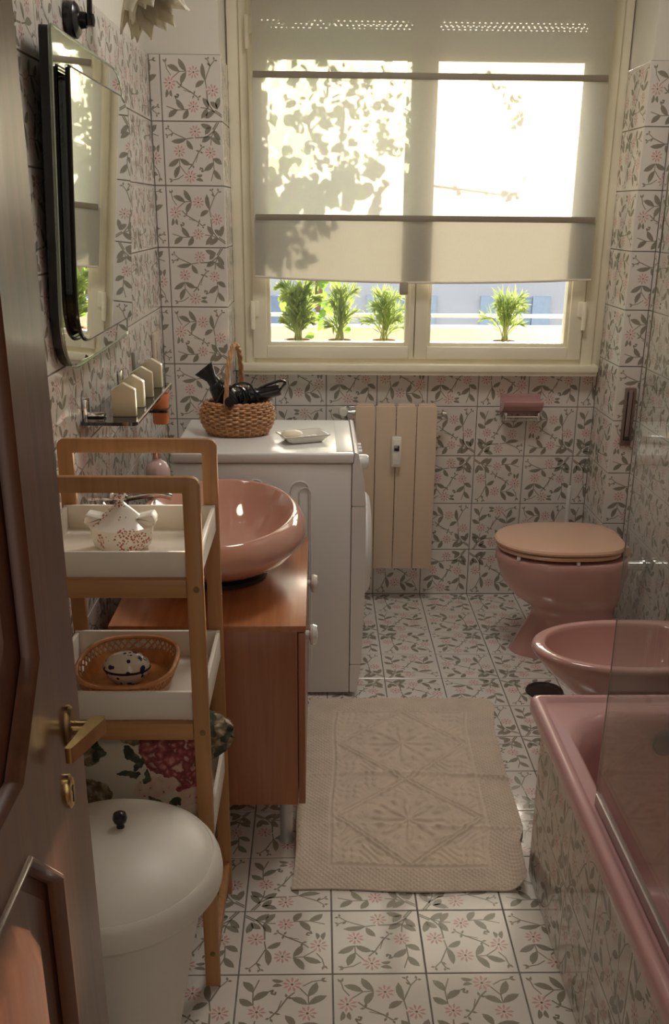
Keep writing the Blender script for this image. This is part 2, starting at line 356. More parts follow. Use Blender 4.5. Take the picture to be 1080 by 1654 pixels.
# ------------------------------------------------------------------ tiles with a printed flower spray
_L = [((.315, .255), (.115, .165), .036), ((.425, .25), (.305, .06), .036), ((.425, .26), (.33, .44), .034), ((.725, .38), (.69, .125), .032), ((.715, .39), (.565, .49), .033),
      ((.1, .52), (.075, .645), .022), ((.16, .53), (.175, .635), .02), ((.37, .825), (.24, .66), .036), ((.255, .83), (.1, .945), .036), ((.43, .82), (.34, .97), .036),
      ((.77, .80), (.68, .64), .036), ((.75, .80), (.645, .955), .036), ((.87, .845), (.715, .955), .036), ((.915, .81), (.96, .63), .034), ((.915, .81), (.80, .70), .034)]
_T = [((.09, .13), (.05, .07)), ((.09, .13), (.11, .055)), ((.82, .17), (.765, .12)), ((.78, .08), (.735, .05)), ((.78, .08), (.80, .03)), ((.54, .6), (.51, .66)), ((.54, .6), (.555, .53)), ((.60, .64), (.66, .61)),
      ((.60, .64), (.62, .69)), ((.33, .48), (.27, .49)), ((.33, .48), (.34, .41)), ((.89, .09), (.945, .09)), ((.89, .09), (.88, .03))]
_S = [([(.425, .25), (.315, .255), (.18, .36)], .008), ([(.09, .13), (.11, .22), (.17, .31)], .008), ([(.26, .4), (.33, .47), (.51, .57), (.60, .64)], .010), ([(.75, .5), (.73, .38), (.82, .17), (.78, .08)], .009),
      ([(.82, .17), (.89, .09)], .008), ([(.75, .53), (.76, .72), (.85, .84), (.985, .93)], .011), ([(.88, .83), (.985, .90)], .010), ([(.08, .775), (.25, .83), (.37, .825), (.43, .82)], .008), ([(.24, .66), (.225, .62), (.27, .64), (.285, .6), (.25, .595)], .012),
      ([(.64, .79), (.75, .8), (.87, .85)], .009), ([(.37, .53), (.51, .57)], .006)]
_F = [(.543, .262, .095), (.147, .427, .1), (.848, .534, .095), (.522, .777, .09)]
def _pattern():
    out = []
    def y(p): return (p[0]-.5, .5-p[1])
    for i, (b, t, w_) in enumerate(_L):
        b, t = V(y(b)), V(y(t)); d = t-b; w_ *= 1.2; n = V((-d.y, d.x)).normalized(); bend = .012*(1 if i % 2 else -1); left = []; right = []
        for k in (0, .25, .5, .75, 1):
            c = b+d*k+n*bend*sin(pi*k); h = w_*sin(pi*min(1, k*.92+.04))**.8*(1 if k < 1 else 0)
            if k == 0: h = .004
            left.append(c+n*h); right.append(c-n*h)
        out.append(([tuple(p) for p in left]+[tuple(p) for p in reversed(right[:-1])], 1))
    for b, t in _T:
        b, t = V(y(b)), V(y(t)); d = t-b; n = V((-d.y, d.x)).normalized()*.016
        out.append(([tuple(b), tuple(b+d*.5+n), tuple(t), tuple(b+d*.5-n)], 1))
    for pts, w_ in _S:
        for a, b in zip(pts[:-1], pts[1:]):
            a, b = V(y(a)), V(y(b)); d = (b-a); n = V((-d.y, d.x)).normalized()*w_*.9; e = d.normalized()*.003
            out.append(([tuple(a-e+n), tuple(b+e+n), tuple(b+e-n), tuple(a-e-n)], 1))
    for cx, cy, r in _F:
        cx, cy = y((cx, cy)); r *= 1.1
        for k in range(9):
            a = 2*pi*k/9+cx*5; d = V((cos(a), sin(a))); n = V((-d.y, d.x)); c = V((cx, cy))
            out.append(([tuple(c+d*r*.2), tuple(c+d*r*.7+n*.0145), tuple(c+d*r), tuple(c+d*r*.7-n*.0145)], 2))
        out.append(([(cx+.016*cos(a), cy+.016*sin(a)) for a in [k*pi/3 for k in range(6)]], 3))
    return out
PATTERN = _pattern()
def clip(poly, x0, x1, y0, y1):
    for ax, lim, sg in ((0, x0, 1), (0, x1, -1), (1, y0, 1), (1, y1, -1)):
        out = []
        for i in range(len(poly)):
            a, b = poly[i-1], poly[i]; da, db = (a[ax]-lim)*sg, (b[ax]-lim)*sg
            if (da >= 0) != (db >= 0):
                t = da/(da-db); out.append((a[0]+(b[0]-a[0])*t, a[1]+(b[1]-a[1])*t))
            if db >= 0: out.append(b)
        poly = out
        if len(poly) < 3: return []
    return poly
TS, TH, TJ = .2, .006, .0018
_tc = {}
def tile_mesh(rot, x0, x1, y0, y1):
    key = (rot, round(x0, 3), round(x1, 3), round(y0, 3), round(y1, 3))
    if key in _tc: return _tc[key]
    b = .0008; mb = MB()
    o = [(x0, y0), (x1, y0), (x1, y1), (x0, y1)]; i_ = [(x0+b, y0+b), (x1-b, y0+b), (x1-b, y1-b), (x0+b, y1-b)]
    vs = [(*p, -TH) for p in o]+[(*p, -b*.7) for p in o]+[(*p, 0) for p in i_]
    fs = [(8, 9, 10, 11)]+[(k, (k+1) % 4, 4+(k+1) % 4, 4+k) for k in range(4)]+[(4+k, 4+(k+1) % 4, 8+(k+1) % 4, 8+k) for k in range(4)]
    mb.add(vs, fs, 0); c, s = [(1, 0), (0, 1), (-1, 0), (0, -1)][rot]
    lay = {1: .00012, 2: .0002, 3: .00028}
    for poly, mi in PATTERN:
        q = [((c*p[0]-s*p[1])*TS, (s*p[0]+c*p[1])*TS) for p in poly]; q = clip(q, x0+b, x1-b, y0+b, y1-b)
        if len(q) < 3: continue
        ar = sum(q[k-1][0]*q[k][1]-q[k][0]*q[k-1][1] for k in range(len(q)))
        if ar < 0: q.reverse()
        mb.add([(*p, lay[mi]) for p in q], [tuple(range(len(q)))], mi)
    me = bpy.data.meshes.new('tile'); me.from_pydata(mb.v, [], mb.f)
    for m in (TILE, LEAF, PINK, PDARK): me.materials.append(m)
    me.polygons.foreach_set('material_index', mb.m); me.update(); _tc[key] = me; return me
def tiles(parent, O, U, W, u0, u1, v0, v1, ph=0., vph=0., pu=0, pv=0, wob=.0012):
    """lay tiles on the plane O + u*U + v*W; ph: where a joint falls; the four leaf sprays of a 2x2 block meet at its middle"""
    O, U, W = V(O), V(U), V(W); N = U.cross(W); rng = random.Random(int(abs(O.x*911+O.y*577+O.z*131+u0*77)*100))
    for i in range(math.floor((u0-ph)/TS), math.ceil((u1-ph)/TS)):
        for j in range(math.floor((v0-vph)/TS), math.ceil((v1-vph)/TS)):
            a0, a1, b0, b1 = max(ph+i*TS, u0), min(ph+(i+1)*TS, u1), max(vph+j*TS, v0), min(vph+(j+1)*TS, v1)
            if a1-a0 < .012 or b1-b0 < .012: continue
            right = (i+pu) % 2 == 0; top = (j+pv) % 2 == 0
            rot = (1 if top else 0) if right else (2 if top else 3)
            cu, cv = ph+(i+.5)*TS, vph+(j+.5)*TS
            me = tile_mesh(rot, a0-cu+TJ, a1-cu-TJ, b0-cv+TJ, b1-cv-TJ)
            o = bpy.data.objects.new('tile', me); COL.objects.link(o); o.parent = parent
            q = parent; base = V((0, 0, 0))
            while q is not None: base += q.location; q = q.parent
            M = Matrix((U, W, N)).transposed()
            M = M @ Matrix.Rotation(rng.uniform(-wob, wob), 3, 'X') @ Matrix.Rotation(rng.uniform(-wob, wob), 3, 'Y')
            o.matrix_local = Matrix.Translation(O+U*cu+W*cv-base) @ M.to_4x4()

# ------------------------------------------------------------------ room shell
XL, XR, YB, YF, YN = -.588, 1.152, 2.2, 1.93, -1.45       # left wall, right wall, niche back, piers, doorway wall
NL, NR = -.351, 1.066                                      # niche sides
ZT, ZC = 2.0, 2.72
G = .0022                                                  # joint depth
fl = MB().box(-.75, 1.35, YN, 2.4, -.12, -G).build('floor', GROUT, smooth=False, kind='structure')
tiles(fl, (0, 0, 0), (1, 0, 0), (0, 1, 0), XL, XR, YN, YB)
wl = MB().box(-.75, XL-G, YN, 2.4, 0, ZT, mi=1).box(-.75, XL-G-.004, YN, 2.4, ZT, ZC, mi=0).build('wall_left', [PAINT, GROUTW], smooth=False, kind='structure')
tiles(wl, (XL, 0, 0), (0, 1, 0), (0, 0, 1), -1.0, YF, 0, ZT, ph=YF-.2, pu=0)
wr = MB().box(XR+G, 1.35, YN, 2.4, 0, ZT, mi=1).box(XR+G+.004, 1.35, YN, 2.4, ZT, ZC, mi=0).build('wall_right', [PAINT, GROUTW], smooth=False, kind='structure')
tiles(wr, (XR, 0, 0), (0, -1, 0), (0, 0, 1), -YF, 1.0, 0, ZT, ph=-YF)
# far wall: niche back under the window, two piers, head over the window
wf = MB().box(NL-.002, NR+.002, YB+G, 2.42, -.02, .94, mi=1).build('wall_far', [PAINT, GROUTW], smooth=False, kind='structure')
wfl = MB().box(-.75, NL-G, YF+G, 2.42, 0, ZT, mi=1).box(-.75, NL-G-.004, YF+G+.004, 2.42, ZT, ZC).build('wall_far_left', [PAINT, GROUTW], smooth=False, kind='structure')
wfr = MB().box(NR+G, 1.35, YF+G, 2.42, 0, ZT, mi=1).box(NR+G+.004, 1.35, YF+G+.004, 2.42, ZT, ZC).build('wall_far_right', [PAINT, GROUTW], smooth=False, kind='structure')
MB().box(NL-.05, NR+.05, YF+G+.004, 2.42, 2.5, ZC).build('wall_far_top', PAINT, smooth=False, kind='structure')
tiles(wf, (0, YB, 0), (1, 0, 0), (0, 0, 1), NL, NR, 0, .935)
tiles(wfl, (0, YF, 0), (1, 0, 0), (0, 0, 1), XL, NL, 0, ZT, ph=NL, pu=1)
tiles(wfr, (0, YF, 0), (1, 0, 0), (0, 0, 1), NR, XR, 0, ZT, ph=NR)
tiles(wfl, (NL, 0, 0), (0, 1, 0), (0, 0, 1), YF, YB, 0, ZT, ph=YF)
tiles(wfr, (NR, 0, 0), (0, -1, 0), (0, 0, 1), -YB, -YF, 0, ZT, ph=-YF)
MB().box(-.75, 1.35, YN, 2.42, ZC, ZC+.1).build('ceiling', PAINT, smooth=False, kind='structure')
MB().box(-.75, -.36, YN-.1, YN, 0, ZC).box(.46, 1.35, YN-.1, YN, 0, ZC).box(-.36, .46, YN-.1, YN, 2.12, ZC).build('wall_near', PAINT, smooth=False, kind='structure')
MB().box(-1.3, 1.9, -3.3, YN-.1, -.12, -.001).build('floor_hall', wood('hall_parquet', (.20, .10, .05), (.30, .16, .08), (6, 60, 60)), smooth=False, kind='structure')
MB().box(-1.4, -1.3, -3.4, YN-.1, -.12, ZC).box(1.9, 2.0, -3.4, YN-.1, -.12, ZC).box(-1.4, 2.0, -3.4, -3.3, -.12, ZC).box(-1.4, -.75, YN-.1, YN, -.12, ZC).box(1.35, 2.0, YN-.1, YN, -.12, ZC).build('wall_hall', PAINT, smooth=False, kind='structure')
MB().box(-1.4, 2.0, -3.4, YN, ZC, ZC+.1).build('ceiling_hall', PAINT, smooth=False, kind='structure')

# ------------------------------------------------------------------ window
win = struct('window_1', (.36, 2.2, .97))
m = MB()
m.box(NL, -.309, 2.185, 2.30, .94, 2.5, .002).box(1.03, NR, 2.185, 2.30, .94, 2.5, .002).box(-.309, 1.03, 2.19, 2.30, .94, .966).box(-.309, 1.03, 2.187, 2.30, 2.46, 2.5, .002)
m.build('frame_trim', CREAM, win)
m = MB()
m.box(-.309, -.272, 2.17, 2.27, .97, 2.46, .003).box(.985, 1.03, 2.17, 2.27, .97, 2.46, .003).box(-.272, .985, 2.17, 2.27, .965, .999, .003).box(-.272, .985, 2.17, 2.27, 2.42, 2.46, .003)
m.build('outer_frame', CREAM, win)
def sash(x0, x1, g0, g1):
    z0, z1, h0, h1 = .992, 2.43, 1.052, 2.38
    m = MB()
    m.box(x0, g0-.014, 2.155, 2.235, z0, z1, .003).box(g1+.014, x1, 2.155, 2.235, z0, z1, .003).box(g0-.014, g1+.014, 2.155, 2.235, z0, h0-.014, .003).box(g0-.014, g1+.014, 2.155, 2.235, h1+.014, z1, .003)
    s_ = m.build('sash', CREAM, win)
    b = MB()
    b.box(g0-.016, g0, 2.166, 2.215, h0-.016, h1+.016, .003).box(g1, g1+.016, 2.166, 2.215, h0-.016, h1+.016, .003).box(g0, g1, 2.166, 2.215, h0-.016, h0, .003).box(g0, g1, 2.166, 2.215, h1, h1+.016, .003)
    b.build('bead', CREAM, s_)
    g = MB().add([(g0-.004, 2.195, h0-.004), (g1+.004, 2.195, h0-.004), (g1+.004, 2.195, h1+.004), (g0-.004, 2.195, h1+.004)], [(0, 1, 2, 3)])
    g.build('pane', GLASSP, s_, smooth=False, fix=False)
sash(-.279, .3335, -.213, .300); sash(.3365, .979, .398, .913)
for hx, hz in ((-.279, 1.152), (.979, 1.157), (-.279, 2.10), (.979, 2.10)):
    k = MB().lathe([(.0085, -.052), (.0085, .052)], 14, (hx, 2.148, hz)).lathe([(.010, -.003), (.010, .003)], 14, (hx, 2.148, hz-.006))
    s_ = 1 if hx < 0 else -1
    k.box(min(hx, hx+s_*.024), max(hx, hx+s_*.024), 2.146, 2.156, hz-.004, hz+.052, .002)
    k.build('hinge', CREAM, win)
MB().box(-.332, 1.05, 2.135, 2.2, .945, .972, .004).box(-.332, 1.05, 2.145, 2.2, .93, .945, .002).build('sill', CREAM, win)

# roller shutter, let down to just above the upper blind rod
rs = thing('roller_shutter', (.36, 2.315, 2.035), 'pale slatted roller shutter lowered behind the top of the blind', 'shutter')
zs = 2.035; k = 0
while zs < 2.5:
    h = .052 if k != 1 else .052
    MB().box(-.30, 1.02, 2.31, 2.322, zs, zs+h-.0005, .003).build('slat', SHUTS, rs); zs += h
    if k in (1,):                      # the open joint: two rows of light slots
        for row in range(2):
            for q in range(66):
                pass
    k += 1
    if k == 2:
        m = MB()
        for q in range(66):
            x = -.30+q*.02
            m.box(x, x+.012, 2.312, 2.320, zs-.0005, zs+.0035); m.box(x+.01, x+.022, 2.312, 2.320, zs+.0125, zs+.0165)
        m.box(-.30, 1.02, 2.312, 2.320, zs+.0035, zs+.0125)
        m.build('slotted_joint', SHUTS, rs); zs += .016
for x0, x1 in ((-.33, -.298), (1.018, 1.05)):
    MB().box(x0, x1, 2.30, 2.335, .99, 2.5).build('guide_rail', SHUTS, rs)

# ------------------------------------------------------------------ roman blind
bl = thing('roman_blind', (.36, 2.1, 1.29), 'cream voile roman blind hanging in front of the window', 'blind')
def sheet(x0, x1, z0f, z1, y, nx=60, nz=14, amp=.0015, bow=0):
    vs, fs = [], []
    for j in range(nz+1):
        for i in range(nx+1):
            u, t = i/nx, j/nz; x = x0+(x1-x0)*u; zb = z0f(u); z = zb+(z1-zb)*t
            vs.append((x, y+amp*sin(u*23+t*3)*sin(pi*t)+amp*.8*sin(u*51+1)-bow*sin(pi*t), z))
    for j in range(nz):
        for i in range(nx): a = j*(nx+1)+i; fs.append((a, a+1, a+nx+2, a+nx+1))
    return vs, fs
hem = lambda u: 1.293-.016*sin(pi*min(1, u*1.05))**.8-.004*u
MB().add(*sheet(-.26, .976, lambda u: 1.96, 2.44, 2.1, bow=.003)).add(*sheet(-.262, .976, lambda u: 1.50, 1.96, 2.1, bow=.004)).add(*sheet(-.263, .978, hem, 1.50, 2.1, bow=.002)).build('fabric', BLIND, bl, fix=False)
MB().add(*sheet(-.262, .977, lambda u: hem(u)+.002, 1.498, 2.112)).build('back_fold', BLIND2, bl, fix=False)
ROD = mat('blind_rod', (.26, .22, .16), .6)
for z in (1.963, 1.501):
    MB().box(-.258, .972, 2.089, 2.099, z-.0105, z+.0105, .003).build('rod', ROD, bl)
MB().tube([(-.263+1.241*u, 2.0985, hem(u)+.003) for u in [i/40 for i in range(41)]], .004, 8).build('hem_bar', mat('hem', (.72, .66, .56), .8), bl)
MB().box(.268, .300, 2.082, 2.098, 1.235, 1.281, .006).build('pull_knob', mat('knob_taupe', (.36, .31, .25), .5), bl)
MB().box(-.27, .985, 2.09, 2.15, 2.44, 2.475, .004).build('head_rail', CREAM, bl)

# ------------------------------------------------------------------ outside: balcony, plants, facade
MB().box(-3, 5, 2.42, 3.3, -.25, -.05).build('floor_balcony', STUCCO, smooth=False, kind='structure')
MB().box(-3, 5, 3.12, 3.24, -.05, 1.005).build('trim_parapet', STUCCO, smooth=False, kind='structure')
rl = thing('balcony_rail', (.6, 3.15, 1.0), 'pale metal rail along the balcony parapet outside', 'railing')
MB().box(-3, 5, 3.13, 3.17, 1.05, 1.065, .003).build('rail', mat('rail_paint', (.7, .68, .62), .3), rl)
for q in range(7):
    MB().box(-2.4+q*1.1, -2.37+q*1.1, 3.135, 3.165, 1.0, 1.052).build('post', MATS['rail_paint'], rl)
MB().box(-.4, 1.12, 2.30, 2.60, .90, .925).box(-3, NL, 2.42, 2.45, -.05, 2.9).box(1.1, 5, 2.42, 2.45, -.05, 2.9).box(NL-.01, 1.11, 2.42, 2.45, -.05, .9).build('trim_outer_sill', STUCCO, smooth=False, kind='structure')
def palm(x, y, z0, h, nf, spread, label, seed, bushy=False):
    r = random.Random(seed); t = thing('potted_palm', (x, y, z0), label, 'plant', 'plants on the outer window sill')
    MB().lathe([(.036, 0), (.05, .095), (.056, .096), (.056, .112), (.048, .112), (.046, .10)], 24, (x, y, z0), cap1=False).lathe([(.0, .101), (.047, .101)], 24, (x, y, z0), False, False).build('pot', TERRA, t)
    m = MB(); sm = MB()
    for k in range(nf):
        a = 2*pi*k/nf*2.4+r.uniform(-.4, .4); lean = r.uniform(.2, 1)*spread; hh = h*(r.uniform(.72, 1.08) if k % 3 else r.uniform(.35, .65)); zb = z0+.1
        pts = spline([(x+r.uniform(-.02, .02), y+r.uniform(-.014, .014), zb), (x+cos(a)*lean*.22, y+sin(a)*lean*.2, zb+hh*.5), (x+cos(a)*lean*.6, y+sin(a)*lean*.45, zb+hh*.9), (x+cos(a)*lean*1.05, y+sin(a)*lean*.7, zb+hh*r.uniform(.82, 1.02))], 6)
        sm.tube(pts, [.0024-.0016*i/len(pts) for i in range(len(pts))], 4)
        for i in range(5, len(pts)):
            c = pts[i]; d = (pts[i]-pts[i-1]).normalized(); f = (i-5)/max(1, len(pts)-6); ln = (.040+.034*sin(pi*min(1, f+.12)))*(.75 if bushy else 1)
            for s_ in (-1, 1):
                side = d.cross(V((r.uniform(-.3, .3), r.uniform(-1, .2), .6))).normalized()*s_
                dr = (side*.62+d*.8+V((0, 0, r.uniform(-.15, .25)))).normalized(); n = dr.cross(V((r.uniform(-1, 1), r.uniform(-1.5, 0), r.uniform(.3, 1)))).normalized(); wd = .0032 if not bushy else .0055
                m.add([c, c+dr*ln*.4+n*wd, c+dr*ln, c+dr*ln*.4-n*wd], [(0, 1, 2, 3)])
    sm.build('stem', STEM, t); m.build('foliage', PALM, t, smooth=False, fix=False, kind='stuff')
palm(-.112, 2.36, .925, .225, 27, .085, 'bushiest potted palm, leftmost on the outer window sill', 3, True)
palm(.054, 2.36, .925, .20, 13, .068, 'small potted palm, second from left behind the left pane', 5)
palm(.233, 2.36, .925, .185, 15, .085, 'potted palm at the right end of the left pane', 8)
palm(.720, 2.36, .925, .215, 13, .095, 'feathery potted palm alone behind the right pane', 11)

# climbing plant: leaves placed where a climber on the balcony would grow (its shadow falls on the blind)
vn = thing('climbing_plant', (-.2, 2.9, -.05), 'leafy climbing plant outside, casting its shadow on the blind', 'plant')
vm, lm = MB(), MB(); r = random.Random(21)
def leaf(c, size, rr):
    d = V((rr.uniform(-1, 1), rr.uniform(-.6, .6), rr.uniform(-1.2, .35))).normalized(); n0 = V((rr.uniform(-.5, .5), -1, rr.uniform(-.5, .5))).normalized(); s_ = d.cross(n0).normalized(); n = s_.cross(d)
    w_ = size*.42
    lm.add([c, c+d*size*.2+s_*w_*.8+n*.003, c+d*size*.5+s_*w_*.95, c+d*size*.8+s_*w_*.42, c+d*size*1.08, c+d*size*.8-s_*w_*.42, c+d*size*.5-s_*w_*.95, c+d*size*.2-s_*w_*.8+n*.003], [(0, 1, 2, 3, 4, 5, 6, 7)])
def shoot(pts, rad, nl, size, jit=.05):
    """pts: points of the shadow on the blind as (x, z, distance beyond the blind)"""
    P = [V((x+.23*d*1.08, 2.1+d*1.08, z+.115*d*1.08)) for x, z, d in pts]; c = spline(P, 8); vm.tube(c, [rad*(1-.6*i/len(c)) for i in range(len(c))], 5)
    for k in range(int(nl*1.25)):
        q = c[r.randrange(len(c))]+V((r.gauss(0, jit), r.gauss(0, jit), r.gauss(0, jit))); leaf(q, size*r.uniform(.6, 1.2), r)
shoot([(-.22, 1.0, .75), (-.16, 1.4, .72), (-.12, 1.65, .7), (-.1, 1.9, .72), (-.14, 2.2, .75)], .011, 130, .05, .075)
shoot([(-.24, 1.0, .8), (-.23, 1.5, .8), (-.2, 1.8, .8), (-.18, 2.1, .8)], .008, 110, .05, .06)
shoot([(-.2, 1.42, .7), (-.08, 1.52, .7), (.04, 1.6, .7), (.14, 1.66, .7), (.24, 1.78, .7)], .004, 42, .052, .035)
shoot([(-.13, 1.55, .7), (.0, 1.60, .7), (.1, 1.60, .7), (.19, 1.585, .7)], .004, 34, .055, .03)
shoot([(-.1, 1.75, .75), (.02, 1.85, .75), (.12, 1.86, .7), (.22, 1.80, .7)], .004, 60, .042, .05)
shoot([(-.15, 1.88, .7), (0, 1.94, .7), (.12, 1.95, .7), (.25, 1.99, .7)], .003, 40, .035, .03)
shoot([(-.24, 1.48, .7), (-.15, 1.56, .72), (-.07, 1.58, .7)], .005, 60, .055, .05)
shoot([(-.25, 1.30, .72), (-.2, 1.42, .72), (-.17, 1.5, .7)], .005, 22, .05, .035)
shoot([(-.2, 1.7, .75), (-.05, 1.72, .75), (.08, 1.72, .72)], .004, 46, .045, .06)
shoot([(.55, 1.96, .6), (.62, 1.88, .6), (.66, 1.80, .6)], .005, 22, .042, .02)
shoot([(.3, 1.62, .6), (.48, 1.60, .6), (.62, 1.585, .6), (.66, 1.58, .6)], .0055, 12, .03, .008)
shoot([(.70, 1.63, .5), (.78, 1.73, .5), (.93, 1.84, .5)], .003, 0, .02)
for k in range(420):                       # the body of the climber, left of the window and above
    leaf(V((r.uniform(-1.5, .02), r.uniform(2.6, 3.0), r.uniform(1.35, 2.5))), r.uniform(.04, .075), r)
vm.build('stem', BARK, vn); lm.build('foliage', VINE, vn, smooth=False, fix=False, kind='stuff')

fb = thing('building', (0, 20, -9), 'pinkish house with blue shutters across the street, seen under the blind', 'building')
MB().box(-14, 16, 20, 26, -9, 1.9).build('wall', FACADE, fb, smooth=False)
MB().box(-14.3, 16.3, 19.6, 26.3, 1.9, 2.2).build('roof', TERRA, fb, smooth=False)
for row in (-1.55,):
    for q in range(8):
        x = -5.6+q*2.45
        wn = MB().box(x-.36, x+.36, 19.93, 20.02, row, row+1.35).build('window', mat('dark_pane', (.38, .40, .44), .2), fb, smooth=False)
        for s_ in (-1, 1):
            MB().box(x+s_*.56-.19, x+s_*.56+.19, 19.9, 19.99, row-.02, row+1.38).build('shutter', SHUTB, wn, smooth=False)
MB().box(-40, 40, 6, 60, -9.2, -9).build('ground', STUCCO, smooth=False, kind='structure')

# ------------------------------------------------------------------ bathtub with tiled apron
bt = thing('bathtub', (.8, -.5, 0), 'pink enamelled bathtub with a flower tiled apron', 'bathtub')
X0, X1, Y0, Y1 = .46, XR-.002, YN+.02, .365
R_ = []
def rr(x0, x1, y0, y1, r_, z): R_.append(rrect(x0, x1, y0, y1, r_, z, 10))
rr(X0+.022, X1, Y0, Y1-.018, .006, .434); rr(X0+.002, X1, Y0, Y1-.002, .010, .438); rr(X0, X1, Y0, Y1, .012, .446); rr(X0, X1, Y0, Y1, .014, .466); rr(X0+.005, X1, Y0, Y1-.005, .014, .477)
rr(X0+.013, X1-.004, Y0+.004, Y1-.013, .012, .480); rr(X0+.021, X1-.01, Y0+.01, Y1-.021, .012, .4775); rr(X0+.027, X1-.016, Y0+.02, Y1-.027, .012, .470); rr(X0+.031, X1-.02, Y0+.03, Y1-.031, .014, .468)
rr(X0+.052, X1-.05, Y0+.06, Y1-.062, .11, .466); rr(X0+.060, X1-.058, Y0+.07, Y1-.070, .14, .460); rr(X0+.066, X1-.064, Y0+.08, Y1-.078, .16, .445)
rr(X0+.074, X1-.072, Y0+.10, Y1-.088, .17, .40); rr(X0+.092, X1-.09, Y0+.16, Y1-.112, .17, .25); rr(X0+.12, X1-.115, Y0+.24, Y1-.15, .16, .12); rr(X0+.16, X1-.155, Y0+.32, Y1-.20, .12, .085); rr(X0+.25, X1-.25, Y0+.5, Y1-.32, .05, .08)
MB().rings(R_, False, True).build('tub', PINKB, bt, fix=False, ang=60)
ap = MB().box(.487+G, .53, YN+.01, .335, 0, .436).box(.53, XR-.01, .30, .335, 0, .436).build('apron', GROUTW, bt, smooth=False)
tiles(ap, (.487, 0, 0), (0, -1, 0), (0, 0, 1), -.338, 1.44, 0, .435, ph=-.228)
MB().lathe([(0, 0), (.026, 0), (.03, .004), (.03, .010)], 28, (.755, .262, .40), 'Y').build('overflow_cap', mat('overflow_dark', (.10, .085, .075), .35, .5), bt)

# shower screen on the tub's edge
sc = thing('shower_screen', (.5, -.7, .47), 'clear glass shower screen standing on the bathtub edge', 'shower screen')
MB().box(.4995, .5035, -1.32, -.06, .49, 1.96, .0005, seg=1).build('glass_panel', GLASSS, sc, smooth=False)
MB().box(.5005, .5025, -.0599, -.0585, .49, 1.96).build('polished_edge', mat('glass_edge', (.36, .33, .27), .15, spec=.8), sc, smooth=False)
MB().box(.4955, .5075, -1.32, -.07, .4685, .492, .002).build('bottom_seal', mat('seal_grey', (.42, .34, .32), .35, .2), sc)

# ------------------------------------------------------------------ toilet and bidet
def egg(cx_front, cx_back, half, y, z, n=48, sharp=.9):
    """closed outline, front at cx_front (towards -x), straight-ish back at cx_back"""
    out = []; L_ = cx_back-cx_front; mid = cx_front+L_*.5
    for i in range(n):
        a = 2*pi*i/n; c, s_ = cos(a), sin(a)
        ex = 1.0 if c < 0 else .62
        x = mid+(abs(c)**ex)*(1 if c > 0 else -1)*L_*.5; yy = y+half*(abs(s_)**(.95 if c < 0 else .62))*(1 if s_ > 0 else -1); out.append((x, yy, z))
    return out
TY = 1.645
to = thing('toilet', (.9, TY, 0), 'pink ceramic toilet with a peach lid, back right', 'toilet')
bowl = [egg(.680, 1.07, .108, TY, 0), egg(.684, 1.07, .107, TY, .012), egg(.727, 1.06, .094, TY, .095), egg(.750, 1.05, .090, TY, .14), egg(.755, 1.045, .092, TY, .162), egg(.748, 1.045, .098, TY, .176), egg(.719, 1.05, .120, TY, .199),
        egg(.674, 1.055, .150, TY, .232), egg(.639, 1.06, .168, TY, .278), egg(.619, 1.065, .176, TY, .326), egg(.609, 1.068, .179, TY, .365), egg(.607, 1.068, .179, TY, .384), egg(.612, 1.065, .174, TY, .392), egg(.620, 1.062, .168, TY, .394),
        egg(.66, 1.01, .13, TY, .394), egg(.67, 1.00, .12, TY, .36), egg(.72, .96, .08, TY, .25)]
MB().rings(bowl, True, True).build('bowl', PINKC, to, ang=50)
MB().rings([egg(.614, 1.035, .172, TY, .4045), egg(.608, 1.04, .178, TY, .4075), egg(.607, 1.04, .179, TY, .416), egg(.612, 1.038, .175, TY, .420), egg(.67, .99, .115, TY, .420), egg(.675, .985, .11, TY, .4045)], False, False).rings([egg(.675, .985, .11, TY, .4045), egg(.614, 1.035, .172, TY, .4045)], False, False).build('seat', PEACH, to)
MB().rings([egg(.607, 1.045, .176, TY, .4225), egg(.601, 1.05, .181, TY, .426), egg(.600, 1.05, .182, TY, .433), egg(.606, 1.048, .177, TY, .440), egg(.64, 1.02, .148, TY, .445), egg(.72, .95, .08, TY, .448)], True, True).build('lid', PEACH, to)
for bx, by in ((.665, -.118), (.86, -.170)):
    MB().lathe([(.007, .393), (.007, .405)], 12, (bx, TY+by, 0)).build('buffer', PORC, to)
for s_ in (-1, 1):
    MB().lathe([(.013, -.022), (.013, .022)], 14, (1.05, TY+s_*.075, .42), 'Y').box(1.035, 1.065, TY+s_*.075-.016, TY+s_*.075+.016, .397, .415, .003).build('hinge', PEACH, to)
fp = MB().tube([(1.04, TY-.01, .335), (1.15, TY-.01, .335)], .019, 18).tube([(1.09, TY-.01, .335), (1.09, TY-.01, .29), (1.085, TY-.01, .275)], .016, 14).lathe([(.034, 1.128), (.034, 1.137), (.024, 1.143)], 24, (0, TY-.01, .335), 'X')
fp.build('flush_pipe', CHROME, to)
BY = .835
bi = thing('bidet', (.85, BY, 0), 'pink ceramic bidet between toilet and bathtub', 'bidet')
BW = .178
b_ = [egg(.72, 1.10, .10, BY, 0), egg(.725, 1.10, .098, BY, .03), egg(.76, 1.10, .088, BY, .12), egg(.755, 1.10, .095, BY, .18), egg(.69, 1.11, .135, BY, .245), egg(.62, 1.12, .162, BY, .31), egg(.58, 1.125, .175, BY, .36), egg(.571, 1.128, BW, BY, .376), egg(.574, 1.128, BW, BY, .386), egg(.581, 1.125, BW-.007, BY, .3905),
      egg(.603, 1.03, BW-.027, BY, .391), egg(.608, 1.027, BW-.032, BY, .388), egg(.611, 1.024, BW-.035, BY, .378), egg(.625, 1.01, BW-.046, BY, .33), egg(.67, .97, .085, BY, .265), egg(.74, .90, .04, BY, .25)]
